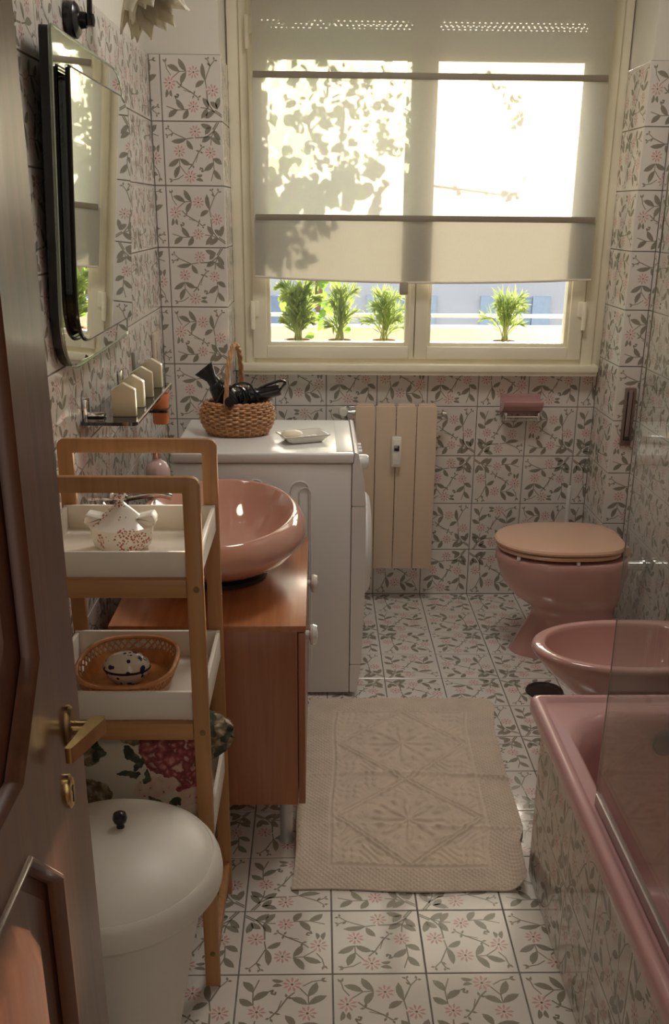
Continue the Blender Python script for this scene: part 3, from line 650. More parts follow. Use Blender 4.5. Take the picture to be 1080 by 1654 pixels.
MB().rings(b_, True, True).build('bowl', PINKC, bi, ang=60)
MB().lathe([(.022, .388), (.02, .44), (.0, .445)], 20, (1.075, BY, 0)).tube(spline([(1.075, BY, .425), (1.03, BY, .435), (.985, BY, .42)], 5), .011, 12).build('tap', CHROME, bi)
MB().lathe([(0, .0035), (.05, .0035), (.052, .003), (.054, .006), (.062, .006), (.064, 0)], 40, (.737, 1.30, 0), cap1=False).build('drain_cover', mat('drain_dark_metal', (.06, .05, .045), .35, .6), None)
tag(bpy.data.objects['drain_cover'], 'dark round floor drain cover between bidet and toilet', 'drain')
tb = thing('toilet_brush', (.975, 2.11, 0), 'white toilet brush standing behind the toilet', 'brush')
MB().lathe([(.045, 0), (.05, .01), (.055, .12), (.05, .125), (.012, .125), (.0, .125)], 24, (.975, 2.11, 0)).build('holder', WHITE, tb)
MB().lathe([(.0085, .125), (.0085, .47), (.010, .485), (.006, .50), (0, .502)], 14, (.975, 2.11, 0)).build('handle', WHITE, tb)

# ------------------------------------------------------------------ radiator, soap holder, strap winder
ra = thing('radiator', (.27, 2.1, .15), 'beige four-column radiator on the wall under the window', 'radiator')
for q in range(4):
    x0 = .1115+q*.0795
    m = MB().box(x0, x0+.0775, 2.075, 2.088, .16, .822, .003).box(x0+.02, x0+.058, 2.085, 2.165, .165, .815, .004).box(x0+.002, x0+.0755, 2.1, 2.15, .80, .812, .002)
    m.box(x0+.006, x0+.0715, 2.085, 2.125, .815, .828, .003)
    m.build('column', CREAM2, ra)
MB().tube([(.10, 2.125, .79), (.115, 2.125, .79)], .012, 14).tube([(.06, 2.125, .79), (.10, 2.125, .79)], .008, 12).tube([(.085, 2.125, .79), (.085, 2.198, .79)], .009, 12).build('valve', CHROME, ra)
MB().lathe([(.0, 2.088), (.014, 2.088), (.018, 2.096), (.019, 2.12), (.012, 2.128)], 24, (.066, 0, .795), 'Y').build('valve_knob', PORC, ra)
MB().tube([(.43, 2.125, .785), (.452, 2.125, .785)], .010, 12).lathe([(.009, .448), (.013, .452), (.009, .468), (0, .47)], 16, (0, 2.125, .785), 'X').build('vent_plug', CHROME, ra)
hm = MB().box(.2525, .2905, 2.048, 2.0755, .59, .708, .004).box(.256, .287, 2.043, 2.05, .60, .70, .003).build('heat_meter', PORC, ra)
MB().box(.260, .283, 2.0405, 2.044, .655, .678, .001).build('display_bezel', mat('bezel', (.30, .28, .25), .4), hm)
MB().box(.263, .280, 2.0395, 2.041, .6575, .667).box(.275, .280, 2.0395, 2.041, .669, .675).build('display', BLACKP, hm)
sh = thing('soap_holder', (.77, 2.2, .8), 'pink ceramic soap holder on the tiles right of the radiator', 'soap holder')
prof = [(2.199, .775), (2.199, .852), (2.19, .855), (2.186, .84), (2.178, .823), (2.135, .828), (2.12, .838), (2.112, .833), (2.118, .815), (2.14, .795), (2.175, .783), (2.185, .772)]
MB().prism(rpoly(prof, .003, 2), .69, .845, 'YZ').build('dish', mat('ceramic_dusty_pink', (.43, .235, .225), .12, coat=.3), sh)
for x in (.70, .828):
    MB().box(x, x+.009, 2.13, 2.199, .758, .79, .003).build('bracket', CHROME, sh)
MB().tube([(.70, 2.137, .772), (.835, 2.137, .772)], .006, 12).tube([(.70, 2.137, .760), (.838, 2.137, .760)], .003, 8).build('bar', CHROME, sh)
ww = thing('strap_winder', (1.117, YF, .815), 'brown shutter strap winder on the narrow right pier', 'strap winder')
MB().box(1.098, 1.138, YF-.012, YF, .708, .924, .003).build('cover_plate', mat('winder_brown', (.20, .13, .10), .45), ww)
MB().box(1.106, 1.128, YF-.014, YF-.0115, .73, .91, .001).build('slot', BLACKP, ww)
MB().box(1.110, 1.124, YF-.0185, YF-.0135, .74, .918, .001).build('strap', mat('strap_mauve', (.24, .17, .15), .8), ww)
MB().tube([(1.108, YF-.02, .737), (1.126, YF-.02, .737)], .007, 12).build('roller', BLACKP, ww)

# ------------------------------------------------------------------ washing machine
WX0, WX1, WY0, WY1 = -.478, .072, 1.272, 1.775
wm = thing('washing_machine', (-.2, 1.5, 0), 'white front-loading washing machine turned sideways by the far pier', 'washing machine')
MB().box(WX0, WX1, WY0, WY1, .012, .795, .004).build('body', WHITE, wm)
MB().box(WX0-.004, .078, WY0-.004, WY1+.004, .797, .83, .007, seg=3).build('top_cover', WHITE, wm)
MB().box(.0245, .0755, WY0+.02, WY1-.02, .8295, .8315, .0005).build('top_strip', mat('strip_white', (.70, .69, .67), .35), wm)
# front: control fascia, door panel, kick panel
MB().prism(rpoly([(.0735, .662), (.118, .662), (.112, .735), (.092, .828), (.080, .832), (.0785, .80), (.0735, .795)], .004, 3), WY0-.002, WY1+.002, 'XZ').build('control_panel', WHITE, wm)
MB().prism(rpoly([(.0735, .118), (.110, .118), (.120, .40), (.118, .66), (.0735, .66)], .004, 3), WY0-.002, WY1+.002, 'XZ').build('front_panel', WHITE, wm)
MB().prism(rpoly([(.0735, .015), (.096, .015), (.110, .116), (.0735, .116)], .006, 3), WY0-.002, WY1+.002, 'XZ').build('kick_panel', WHITE, wm)
d_ = MB().lathe([(.17, .114), (.172, .13), (.16, .141), (.135, .145), (.125, .135), (0, .128)], 48, (0, 1.52, .46), 'X').build('door', WHITE, wm)
MB().lathe([(.122, .136), (.09, .142), (0, .144)], 40, (0, 1.52, .46), 'X').build('door_glass', SMOKE, d_)
MB().lathe([(.024, .098), (.024, .124), (.019, .131), (0, .131)], 28, (0, 1.43, .765), 'X').build('dial', WHITE, wm)
for y_ in (1.52, 1.57, 1.62):
    MB().lathe([(.008, .10), (.008, .114), (0, .115)], 16, (0, y_, .775), 'X').build('button', WHITE, wm)
def emboss(x0, x1, z0, z1, r_):
    o = [(p[0], p[1]) for p in [(q[0], q[1]) for q in rrect(x0, x1, z0, z1, r_, 0, 8)]]
    MB().tube([(p[0], WY0-.0005, p[1]) for p in o], .0028, 6, closed=True).build('embossed_ridge', WHITE, wm)
emboss(-.115, -.060, .07, .74, .026); emboss(-.09, -.055, .09, .72, .0165); emboss(-.25, -.20, .10, .745, .024); emboss(-.40, -.33, .07, .74, .03)
for x in (WX0+.05, .03):
    for y_ in (WY0+.05, WY1-.05):
        MB().lathe([(.02, 0), (.02, .013)], 16, (x, y_, 0)).build('foot', BLACKR, wm)

# wicker basket on it
WB = V((-.297, 1.545, .8305))
wb = thing('wicker_basket', WB, 'oval wicker basket with a hoop handle on the washing machine', 'basket')
def bk(t):       # half-size (x, y) of the basket at height fraction t
    f = .86+.30*sin(pi*min(1, t*.72+.07))**1.0-.10*max(0, t-.6)
    return .104*f, .072*f
m, m2 = MB(), MB(); NS = 36; HB = .098
for row in range(15):
    z = .006+HB*row/14; a_, b2 = bk(row/14); pts = []
    for q in range(NS*4):
        th = 2*pi*q/(NS*4); off = .0036*cos(NS*th/1.0*.5+row*pi); pts.append((WB.x+(a_+off)*cos(th), WB.y+(b2+off)*sin(th), WB.z+z))
    (m if row % 5 else m2).tube(pts, .0040, 5, closed=True)
m.build('weave', WICK, wb); m2.build('dark_weave', WICKD, wb)
m = MB()
for q in range(NS):
    th = 2*pi*(q+.5)/NS; m.tube([(WB.x+bk(t)[0]*cos(th), WB.y+bk(t)[1]*sin(th), WB.z+.004+HB*t) for t in [i/7 for i in range(8)]], .0036, 5)
m.build('stake', WICK, wb, kind='stuff')
m = MB(); a_, b2 = bk(1)
for s_ in (0, 1):
    m.tube([(WB.x+(a_+.003*cos(14*th+s_*pi))*cos(th), WB.y+(b2+.003*cos(14*th+s_*pi))*sin(th), WB.z+HB+.006+.0035*sin(14*th+s_*pi)) for th in [2*pi*q/160 for q in range(160)]], .0045, 6, closed=True)
m.build('rim', WICK, wb)
a0, b0 = bk(0); MB().lathe([(.0, .001), (1, .001), (1, .007), (0, .007)], 40, WB, sx=a0*.97, sy=b0*.97).build('base', WICKD, wb)
m = MB(); A = [V((WB.x-.010-.020*cos(pi*t)+.008*sin(pi*t), WB.y-b2*cos(pi*t)*(1-.28*sin(pi*t)), WB.z+.085+.205*sin(pi*t)**.75)) for t in [i/40 for i in range(41)]]
for s_ in range(3):
    m.tube([p+V((.0045*cos(i*.7+s_*2.1), 0, .0045*sin(i*.7+s_*2.1))) for i, p in enumerate(A)], .0045, 6)
m.build('handle', WICK, wb)

# hair dryers in the basket
def orient(p, d, up=(0, 0, 1)):
    d = V(d).normalized(); x = V(up).cross(d).normalized(); y_ = d.cross(x)
    return Matrix(((x.x, y_.x, d.x, p[0]), (x.y, y_.y, d.y, p[1]), (x.z, y_.z, d.z, p[2]), (0, 0, 0, 1)))
def xf(mb, M):
    mb.v = [tuple(M @ V(v)) for v in mb.v]; return mb
hd = thing('hair_dryer', (-.335, 1.54, .86), 'black hair dryer with flared nozzle, lying in the wicker basket', 'hair dryer')
Md = orient((-.335, 1.54, .955), (-.60, .05, .78), (0, 1, 0))
xf(MB().lathe([(.0, -.075), (.02, -.074), (.036, -.06), (.039, -.02), (.036, .02), (.028, .045), (.0225, .052), (0, .052)], 32), Md).build('barrel', BLACKP, hd)
nz = MB()
nz.rings([[(.021*cos(a), .021*sin(a), .052) for a in [2*pi*i/24 for i in range(24)]], [(.018*cos(a), .016*sin(a), .072) for a in [2*pi*i/24 for i in range(24)]], [(.036*cos(a), .010*sin(a), .112) for a in [2*pi*i/24 for i in range(24)]], [(.034*cos(a), .008*sin(a), .112) for a in [2*pi*i/24 for i in range(24)]], [(.016*cos(a), .013*sin(a), .075) for a in [2*pi*i/24 for i in range(24)]]], False, True)
xf(nz, Md).build('nozzle', BLACKP, hd)
xf(MB().lathe([(.0405, -.062), (.0415, -.058), (.0405, -.054)], 32), Md).build('rear_ring', mat('dryer_ring', (.16, .16, .17), .2, .6), hd)
xf(MB().tube(spline([(.0, -.02, -.03), (.01, -.06, -.025), (.015, -.085, -.02)], 5), [.016]*11, 14), Md).build('handle', BLACKP, hd)
h2 = thing('styling_brush', (-.22, 1.545, .93), 'black styling tool with looped cord poking right out of the basket', 'styling tool')
M2 = orient((-.242, 1.545, .955), (.95, -.05, .24))
xf(MB().lathe([(0, -.06), (.03, -.055), (.034, -.03), (.033, .0), (.024, .018), (.021, .03), (.0195, .08), (.018, .088), (0, .088)], 28), M2).build('body', BLACKP, h2)
for q in (-.045, -.030, -.012):
    xf(MB().lathe([(.034, q), (.0362, q+.003), (.034, q+.006)], 28), M2).build('grip_ring', BLACKP, h2)
MB().tube(spline([(-.165, 1.54, .965), (-.15, 1.535, .985), (-.139, 1.53, 1.0), (-.15, 1.53, 1.008), (-.185, 1.535, .998), (-.22, 1.54, .982), (-.245, 1.52, .965)], 8), .0045, 8).build('cord', BLACKP, h2)
MB().tube(spline([(-.36, 1.49, .94), (-.33, 1.482, .985), (-.285, 1.485, .995), (-.26, 1.495, .96), (-.29, 1.49, .93), (-.325, 1.487, .955), (-.30, 1.484, 1.0), (-.25, 1.49, 1.0), (-.225, 1.5, .95)], 8), .004, 8).build('coiled_cord', BLACKP, hd)

# soap dish with a soap
SD = V((-.08, 1.44, .8315))
sd = thing('soap_dish', SD, 'rectangular porcelain soap dish on the washing machine', 'soap dish')
Rz = Matrix.Translation(SD) @ Matrix.Rotation(radians(22), 4, 'Z')
def dishring(hx, hy, z, c=.012): return [V(p) for p in rrect(-hx, hx, -hy, hy, c, z, 4)]
xf(MB().rings([dishring(.055, .036, 0), dishring(.060, .040, .004), dishring(.074, .052, .021), dishring(.0765, .054, .0225), dishring(.074, .052, .024), dishring(.068, .047, .0215), dishring(.056, .036, .008), dishring(.03, .02, .007)], True, True), Rz).build('dish', PORC, sd)
xf(MB().rings([dishring(.0768, .0543, .0215), dishring(.0772, .0547, .023), dishring(.0765, .054, .0245), dishring(.0745, .0522, .0247)], False, False), Rz).build('grey_rim', mat('rim_line', (.40, .37, .31), .3), sd)
m = MB()
for q in range(3):
    for s_ in (-1, 1):
        m.box(-.012+q*.024, .004+q*.024, s_*.016-.004, s_*.016+.004, .0075, .0115, .002)
xf(m, Rz).build('draining_rib', PORC, sd)
so = MB().lathe([(0, -.011), (.6, -.009), (.92, -.004), (1, 0), (.92, .005), (.6, .0105), (0, .013)], 32, (0, 0, 0), sx=.037, sy=.026, cap0=False, cap1=False)
so.v = [(x, y_, z) for x, y_, z in so.v]
xf(so, Matrix.Translation(SD+V((-.036, -.013, .024))) @ Matrix.Rotation(radians(25), 4, 'Z')).build('soap_bar', SOAPM, None)
tag(bpy.data.objects['soap_bar'], 'oval cream soap bar lying in the porcelain soap dish', 'soap')

# ------------------------------------------------------------------ vanity with vessel basin
VX0, VX1, VY0, VY1, VZ0, VZ1 = -.515, -.062, .435, 1.09, .132, .62
va = thing('vanity_cabinet', (-.29, .76, 0), 'cherry wood bathroom cabinet under the basin', 'cabinet')
MB().box(VX0, VX1-.018, VY0, VY1, VZ0, VZ1-.016, .001).build('body', CHERRY, va)
MB().box(VX0-.003, VX1+.002, VY0-.003, VY1+.003, VZ1-.016, VZ1, .0015).build('top', CHERRYT, va)
for q in range(2):
    y0 = VY0+.001+q*.328
    d_ = MB().box(VX1-.0165, VX1, y0, y0+.325, VZ0+.002, VZ1-.02, .0015).build('door', CHERRY, va)
    ky = (.553, .905)[q]
    MB().lathe([(.0, VX1), (.010, VX1), (.010, VX1+.008), (.025, VX1+.012), (.027, VX1+.018), (.023, VX1+.028), (0, VX1+.031)], 12, (0, ky, .545), 'X').build('knob', mat('knob_pearl', (.72, .70, .66), .1, coat=.6), d_)
for x in (VX0+.05, VX1-.05):
    for y_ in (VY0+.04, VY1-.05):
        MB().lathe([(.020, 0), (.018, .006), (.016, .02), (.016, VZ0)], 20, (x, y_, 0)).build('leg', mat('leg_grey', (.45, .44, .42), .35, .3), va)
BX, BYc = -.288, .77
bs = thing('vessel_basin', (BX, BYc, VZ1), 'large salmon pink vessel basin on the cherry cabinet', 'basin')
P_ = [(.10, .095, .636), (.118, .12, .646), (.163, .20, .674), (.20, .27, .706), (.222, .313, .735), (.2275, .322, .750), (.222, .319, .774), (.209, .311, .793), (.199, .304, .8005), (.193, .299, .802), (.187, .294, .798), (.172, .268, .76), (.14, .215, .708), (.09, .13, .674), (.03, .04, .664)]
MB().rings([[(BX+a_*cos(t), BYc+b2*sin(t), z) for t in [2*pi*i/72 for i in range(72)]] for a_, b2, z in P_], True, True).build('bowl', SALMON, bs, ang=60)
MB().lathe([(.115, .6205), (.122, .624), (.122, .634), (.112, .638), (0, .638)], 40, (BX, BYc, 0)).build('gasket_ring', BLACKR, bs)
MB().lathe([(0, .669), (.02, .669), (.024, .666)], 24, (BX, BYc, 0), cap0=False, cap1=False).build('plug', CHROME, bs)
fa = thing('basin_tap', (-.545, .80, .70), 'chrome basin tap on the wall side of the basin', 'tap')
MB().lathe([(.026, XL), (.026, XL+.008), (.018, XL+.014), (.017, XL+.05), (0, XL+.055)], 24, (0, .86, .80), 'X').tube(spline([(XL+.03, .86, .80), (-.50, .86, .812), (-.45, .86, .815), (-.42, .86, .808)], 6), .0105, 12).build('spout', CHROME, fa)
for s_ in (-1, 1):
    MB().lathe([(.022, XL), (.022, XL+.006), (.012, XL+.012), (.012, XL+.03), (.021, XL+.034), (.021, XL+.052), (0, XL+.055)], 8, (0, .86+s_*.085, .80), 'X').build('tap_handle', CHROME, fa)
pb = thing('soap_bottle', (-.485, 1.047, VZ1), 'pink bottle with a rose gold cap behind the basin', 'bottle')
MB().lathe([(.0, 0), (.030, 0), (.034, .006), (.035, .20), (.034, .218), (.026, .234), (.013, .242), (.011, .25), (0, .25)], 28, (-.485, 1.047, VZ1)).build('body', mat('bottle_pink', (.76, .56, .55), .08, trans=.2, var=.05), pb)
MB().lathe([(.012, .248), (.012, .272), (.010, .276), (0, .276)], 20, (-.485, 1.047, VZ1)).build('cap', mat('rose_gold', (.62, .40, .32), .25, .9), pb)
MB().tube(spline([(-.53, .62, .50), (-.545, .62, .42), (-.57, .62, .40), (XL, .62, .40)], 6), .016, 14).build('drain_pipe', mat('pipe_dark', (.05, .045, .04), .4), None)
tag(bpy.data.objects['drain_pipe'], 'dark drain pipe between cabinet and left wall', 'pipe')

# ------------------------------------------------------------------ bamboo rack with white trays
rk = thing('bamboo_rack', (-.39, .12, 0), 'bamboo rack of white trays beside the open door', 'rack')
RL, RR_ = -.552, -.235
def rframe(y0, y1):
    m = MB().prism([*rpoly([(RL, 0), (RL+.030, 0)], 0), *rpoly([(RL+.030, 1.069)], 0), *rpoly([(RR_-.030, 1.069)], 0), (RR_-.030, 0), (RR_, 0), *rpoly_corner(RR_, 1.0975, -1), *rpoly_corner(RL, 1.0975, 1)], y0, y1, 'XZ', b=.0022)
    return m.build('side_frame', BAMBOO, rk)
def rpoly_corner(x, z, d, r_=.016):
    if d < 0: return [(x-r_+r_*cos(a), z-r_+r_*sin(a)) for a in [pi/2*i/5 for i in range(6)]]
    return [(x+r_-r_*sin(a), z-r_+r_*cos(a)) for a in [pi/2*i/5 for i in range(6)]]
frN = rframe(-.033, -.018); frF = rframe(.262, .277)
for y0 in (-.0185, .2475):
    for z0 in (.876, .588, .300):
        MB().box(RL+.0305, RR_-.0305, -.0325 if y0 < 0 else .2612, -.0167 if y0 < 0 else .2755, z0, z0+.034, .001).build('crossbar', BAMBOOH, rk)
for zt, zb in ((.957, .908), (.680, .622), (.395, .336)):
    h = zt-zb; x0, x1, y0, y1 = RL+.006, RR_-.006, -.0165, .2605
    m = MB().box(x0+.004, x1-.004, y0+.004, y1-.004, zb+.0005, zb+.007).box(x0, x1, y0, y0+.008, zb, zt, .001).box(x0, x1, y1-.008, y1, zb, zt+.006, .001).box(x0, x0+.008, y0+.0082, y1-.0082, zb, zt+.003, .001).box(x1-.008, x1, y0+.0082, y1-.0082, zb, zt+.003, .001)
    m.build('tray', TRAYW, rk)
for x in (RL+.003, RR_-.018):
    for z0 in (.06, ):
        MB().box(x, x+.015, -.0185, .2625, z0, z0+.03, .0015).build('side_rail', BAMBOO, rk)
for z0 in (.892, .603, .316, .085):
    m = MB().lathe([(.0055, -.0345), (.0055, -.033)], 12, (RR_-.013, 0, z0), 'Y'); m.build('screw', BRASSD, frN)

# tureen on the upper tray
TX, TYy, TZ = -.405, .125, .9152
tu = thing('tureen', (TX, TYy, TZ), 'white porcelain tureen with red berries on the upper tray', 'tureen')
def tr(ax, ay, z, lob=.035): return [(TX+ax*cos(t)*(1+lob*cos(4*t)), TYy+ay*sin(t)*(1+lob*cos(4*t)), TZ+z) for t in [2*pi*i/64 for i in range(64)]]
MB().rings([tr(.040, .034, 0), tr(.043, .037, .003), tr(.052, .045, .011), tr(.0555, .048, .025), tr(.0575, .050, .043), tr(.059, .0515, .046), tr(.055, .047, .046), tr(.048, .04, .018), tr(.02, .02, .010)], True, True).build('bowl', TUREEN, tu)
MB().rings([tr(.060, .0525, .0465), tr(.061, .0535, .049), tr(.051, .044, .055), tr(.038, .033, .064), tr(.023, .020, .078), tr(.010, .010, .089, 0), tr(.0065, .0065, .094, 0), tr(.0075, .0075, .098, 0), tr(.0125, .0115, .106, 0), tr(.0105, .010, .112, 0), tr(.003, .003, .120, 0)], True, True).build('lid', TUREEN, tu)
for s_ in (-1, 1):
    prof = [(TX+s_*.050, TZ+.050), (TX+s_*.066, TZ+.053), (TX+s_*.067, TZ+.062), (TX+s_*.062, TZ+.073), (TX+s_*.030, TZ+.066)]
    MB().prism(rpoly(prof, .003, 3), TYy-.02, TYy+.02, 'XZ', b=.0025).build('handle', PORC, tu)

# cane basket and box on the middle tray
CX_, CY_, CZ_ = -.409, .115, .6292
cb = thing('cane_basket', (CX_, CY_, CZ_), 'oval orange lattice basket on the middle tray', 'basket')
def ov(a_, b2, z, n=64, p=2.6): return [(CX_+a_*(abs(cos(t))**(2/p))*(1 if cos(t) > 0 else -1), CY_+b2*(abs(sin(t))**(2/p))*(1 if sin(t) > 0 else -1), CZ_+z) for t in [2*pi*i/n for i in range(n)]]
def ovp(t, a_, b2, z, p=2.6): c, s_ = cos(t), sin(t); return (CX_+a_*(abs(c)**(2/p))*(1 if c > 0 else -1), CY_+b2*(abs(s_)**(2/p))*(1 if s_ > 0 else -1), CZ_+z)
MB().tube(ov(.096, .118, .053, 96), .0052, 8, closed=True).tube(ov(.0885, .1105, .028, 96), .0025, 6, closed=True).build('rim', CANE, cb)
MB().rings([ov(.070, .090, .001), ov(.0815, .1025, .004), ov(.0885, .1105, .028), ov(.0865, .1085, .028), ov(.079, .100, .006), ov(.05, .07, .005)], True, True).build('lower_wall', CANE, cb)
m = MB(); NL_ = 44
for q in range(NL_):
    for s_ in (-1, 1):
        t0 = 2*pi*q/NL_; t1 = t0+s_*2*pi/NL_*1.5; m.tube([ovp(t0+(t1-t0)*f, .0875+.0085*f, .1095+.0085*f, .028+.024*f) for f in (0, .5, 1)], .0019, 4)
m.build('lattice', CANE, cb, kind='stuff')
bx = thing('porcelain_box', (-.413, .118, .635), 'small oval porcelain box with blue flowers inside the orange basket', 'box')
ex = lambda prof: MB().lathe(prof, 40, (-.413, .118, .6345), sx=1.0, sy=.80)
ex([(.0, 0), (.024, 0), (.028, .004), (.040, .016), (.0455, .028), (.0455, .031), (0, .031)]).build('base', BLUEP, bx)
ex([(.0465, .031), (.0475, .0335), (.0465, .036), (.0, .036)]).build('dark_band', mat('band_navy', (.025, .02, .03), .15), bx)
ex([(.0462, .036), (.043, .046), (.032, .057), (.016, .063), (0, .064)]).build('lid', BLUEP, bx)

# floral cloth bag on the lowest tray
fbg = thing('floral_bag', (-.40, .12, .345), 'floral cloth bundle stuffed on the lowest tray of the bamboo rack', 'cloth bag')
vs, fs = [], []; nu, nv = 48, 24
for j in range(nv+1):
    ph_ = pi*j/nv
    for i in range(nu):
        th = 2*pi*i/nu; e = .45
        sx = abs(cos(th))**e*(1 if cos(th) > 0 else -1); sy = abs(sin(th))**e*(1 if sin(th) > 0 else -1); sp = max(1e-4, sin(ph_))**.45; cz = abs(cos(ph_))**.6*(1 if cos(ph_) > 0 else -1)
        p = V((-.395+.138*sx*sp, .118+.118*sy*sp, .457-.110*cz)); nn = mnoise.noise(p*14)*.012+mnoise.noise(p*30)*.005
        d_ = V((sx*sp, sy*sp, -cz)); p += d_.normalized()*nn if d_.length > .01 else V((0, 0, 0))
        p.z = max(p.z, .3445); vs.append(p)
for j in range(nv):
    for i in range(nu): a_ = j*nu+i; b2 = j*nu+(i+1) % nu; fs.append((a_, b2, b2+nu, a_+nu))
MB().add(vs, fs).build('cloth', FLORAL, fbg, ang=80)
vs = []; fs = []
for j in range(10):
    for i in range(16):
        th = 2*pi*i/16; t = j/9; rad = .036*(1-t)**.5*(1+.3*sin(th*3))+.010+.010*(t > .75)*sin(th*4+1)
        vs.append((-.262+.058*t+.004*sin(i*3), .11-.02*t+rad*cos(th), .515+.02*t+rad*1.1*sin(th)))
for j in range(9):
    for i in range(16): fs.append((j*16+i, j*16+(i+1) % 16, (j+1)*16+(i+1) % 16, (j+1)*16+i))
MB().add(vs, fs).build('tied_end', FLORAL, fbg, ang=80)

# ------------------------------------------------------------------ bin
LX, LY = -.385, -.262
bn = thing('laundry_bin', (LX, LY, 0), 'tall off-white plastic bin with a domed lid beside the door', 'bin')
MB().lathe([(0, 0), (.080, 0), (.086, .006), (.094, .09), (.108, .18), (.130, .29), (.150, .39), (.160, .43), (.166, .462), (.162, .462), (.145, .38), (.09, .05), (0, .03)], 64, (LX, LY, 0), cap0=False, cap1=False).build('body', BINW, bn, ang=60)
MB().lathe([(.174, .444), (.185, .446), (.1900, .453), (.1905, .462), (.1890, .474), (.1850, .485), (.1795, .4925), (.1765, .4945), (.1745, .4935), (.1725, .4965), (.15, .512), (.10, .530), (.05, .539), (0, .541)], 72, (LX, LY, 0), cap0=False, cap1=False).build('lid', BINW, bn, ang=25)
MB().lathe([(.007, .54), (.006, .548), (.0105, .552), (.0125, .559), (.0105, .567), (.005, .571), (0, .572)], 24, (LX+.018, LY+.022, -.001)).build('knob', BLACKP, bn)

# ------------------------------------------------------------------ mirror, glass shelf, candles, holder, lamp on the left wall
mi = thing('wall_mirror', (-.57, .9, 1.2), 'double layered wall mirror with rounded corners leaning off the left wall', 'mirror')
MZ0, MZ1 = 1.195, 1.85
def lean(o): 
    return o
tilt = Matrix.Translation((-.572, 1.17, 0)) @ Matrix.Rotation(radians(.2), 4, 'Z') @ Matrix.Translation((.572, -1.17, 0)) @ Matrix.Translation((-.572, 0, MZ0)) @ Matrix.Rotation(radians(2.9), 4, 'Y') @ Matrix.Translation((.572, 0, -MZ0))
def mirror_outline(y0, y1, z0, z1, rbig, rs_): return rpoly([(y0, z0), (y1, z0), (y1, z1), (y0, z1)], [rbig, rs_, rbig, rs_], 10)
o1 = mirror_outline(.425, 1.17, MZ0, MZ1, .15, .012)
xf(MB().prism(o1, -.5745, -.569, 'YZ'), tilt).build('back_mirror', MIRROR, mi, smooth=False)
rim1 = [(-.5705, p[0], p[1]) for p in o1]
xf(MB().tube(rim1, .0038, 8, closed=True), tilt).build('rear_rim', MIREDGE, mi)
xf(MB().prism(o1, -.592, -.5747, 'YZ'), tilt).build('backing', BLACKP, mi, smooth=False)
o2 = mirror_outline(.500, 1.155, MZ0+.055, MZ1-.062, .12, .010)
xf(MB().prism(o2, -.562, -.552, 'YZ'), tilt).build('front_mirror', MIRROR, mi, smooth=False)
xf(MB().tube([(-.557, p[0], p[1]) for p in o2], .0052, 8, closed=True), tilt).build('front_rim', mat('mirror_dark_edge', (.03, .03, .025), .12, .3), mi)
o3 = mirror_outline(.515, 1.14, MZ0+.07, MZ1-.077, .11, .01)
xf(MB().prism(o3, -.569, -.562, 'YZ'), tilt).build('spacer', BLACKP, mi, smooth=False)
m = MB()
for y_, z in ((.70, MZ0+.10), (1.08, MZ0+.10), (.70, MZ1-.10), (1.08, MZ1-.10)):
    m.tube([(XL, y_, z), (-.57+.0506*(z-MZ0)-.01, y_, z)], .008, 10)
m.build('stud', BLACKP, mi)

gs = thing('glass_shelf', (XL, .88, 1.06), 'smoked glass shelf on the left wall below the mirror', 'shelf')
MB().prism(rpoly([(XL+.004, .605), (-.452, .60), (-.452, 1.165), (XL+.004, 1.165)], [.004, .02, .02, .004], 5), 1.052, 1.060, 'XY').build('glass_plate', SMOKE, gs)
MB().tube([(-.4515, .615, 1.0605), (-.4515, 1.155, 1.0605)], .0022, 8).build('front_edge', CHROME, gs)
for y_ in (.665, 1.10):
    MB().box(XL, XL+.012, y_-.018, y_+.018, 1.035, 1.105, .004).box(XL, XL+.05, y_-.014, y_+.014, 1.0605, 1.070, .003).box(XL, XL+.05, y_-.014, y_+.014, 1.042, 1.0515, .003).build('bracket', CHROME, gs)
def candle(): 
    t = thing('candle', (-.494, .68, 1.0602), 'x', 'candle', 'house-shaped candles on the glass shelf')
    m = MB().prism(rpoly([(-.522, 1.0602), (-.466, 1.0602), (-.466, 1.124), (-.494, 1.140), (-.522, 1.124)], .002, 2), .669, .691, 'XZ', b=.0015)
    m.build('wax', WAX, t); return t
c0 = candle()
for i, (x, y_, lab) in enumerate(((-.494, .68, 'nearest pointed cream candle on the smoked glass shelf'), (-.494, .80, 'second pointed cream candle from the near end of the shelf'), (-.494, .935, 'third pointed cream candle, just before the far one'), (-.492, 1.085, 'farthest pointed cream candle, nearest the window'))):
    o = c0 if i == 0 else copy_tree(c0); o.location = (x, y_, 1.0602); o['label'] = lab; o.rotation_euler.z = radians((3, -4, 5, -2)[i])
th = thing('tumbler_holder', (-.53, 1.26, .96), 'chrome and smoked plate tumbler holder beyond the shelf', 'holder')
_o = lambda z: [V(p) for p in rrect(XL+.002, -.475, 1.215, 1.31, .012, z, 8)]
_i = lambda z: [V((-.502+.0268*cos(2*pi*(q+4.5)/36), 1.262+.0268*sin(2*pi*(q+4.5)/36), z)) for q in range(36)]
MB().rings([_i(.962), _o(.962), _o(.970), _i(.970), _i(.962)], False, False).build('plate', SMOKE, th)
MB().box(XL, XL+.012, 1.24, 1.285, .945, .99, .003).tube([(-.475, 1.22, .966), (-.475, 1.305, .966)], .0035, 8).build('bracket', CHROME, th)
MB().lathe([(0, .922), (.022, .922), (.0245, .926), (.0265, 1.012), (.0245, 1.012), (.022, .93), (0, .93)], 32, (-.502, 1.262, 0), cap0=False, cap1=False).build('tumbler', ORANGE, None)
tag(bpy.data.objects['tumbler'], 'orange toothbrush tumbler in the holder beside the glass shelf', 'tumbler')
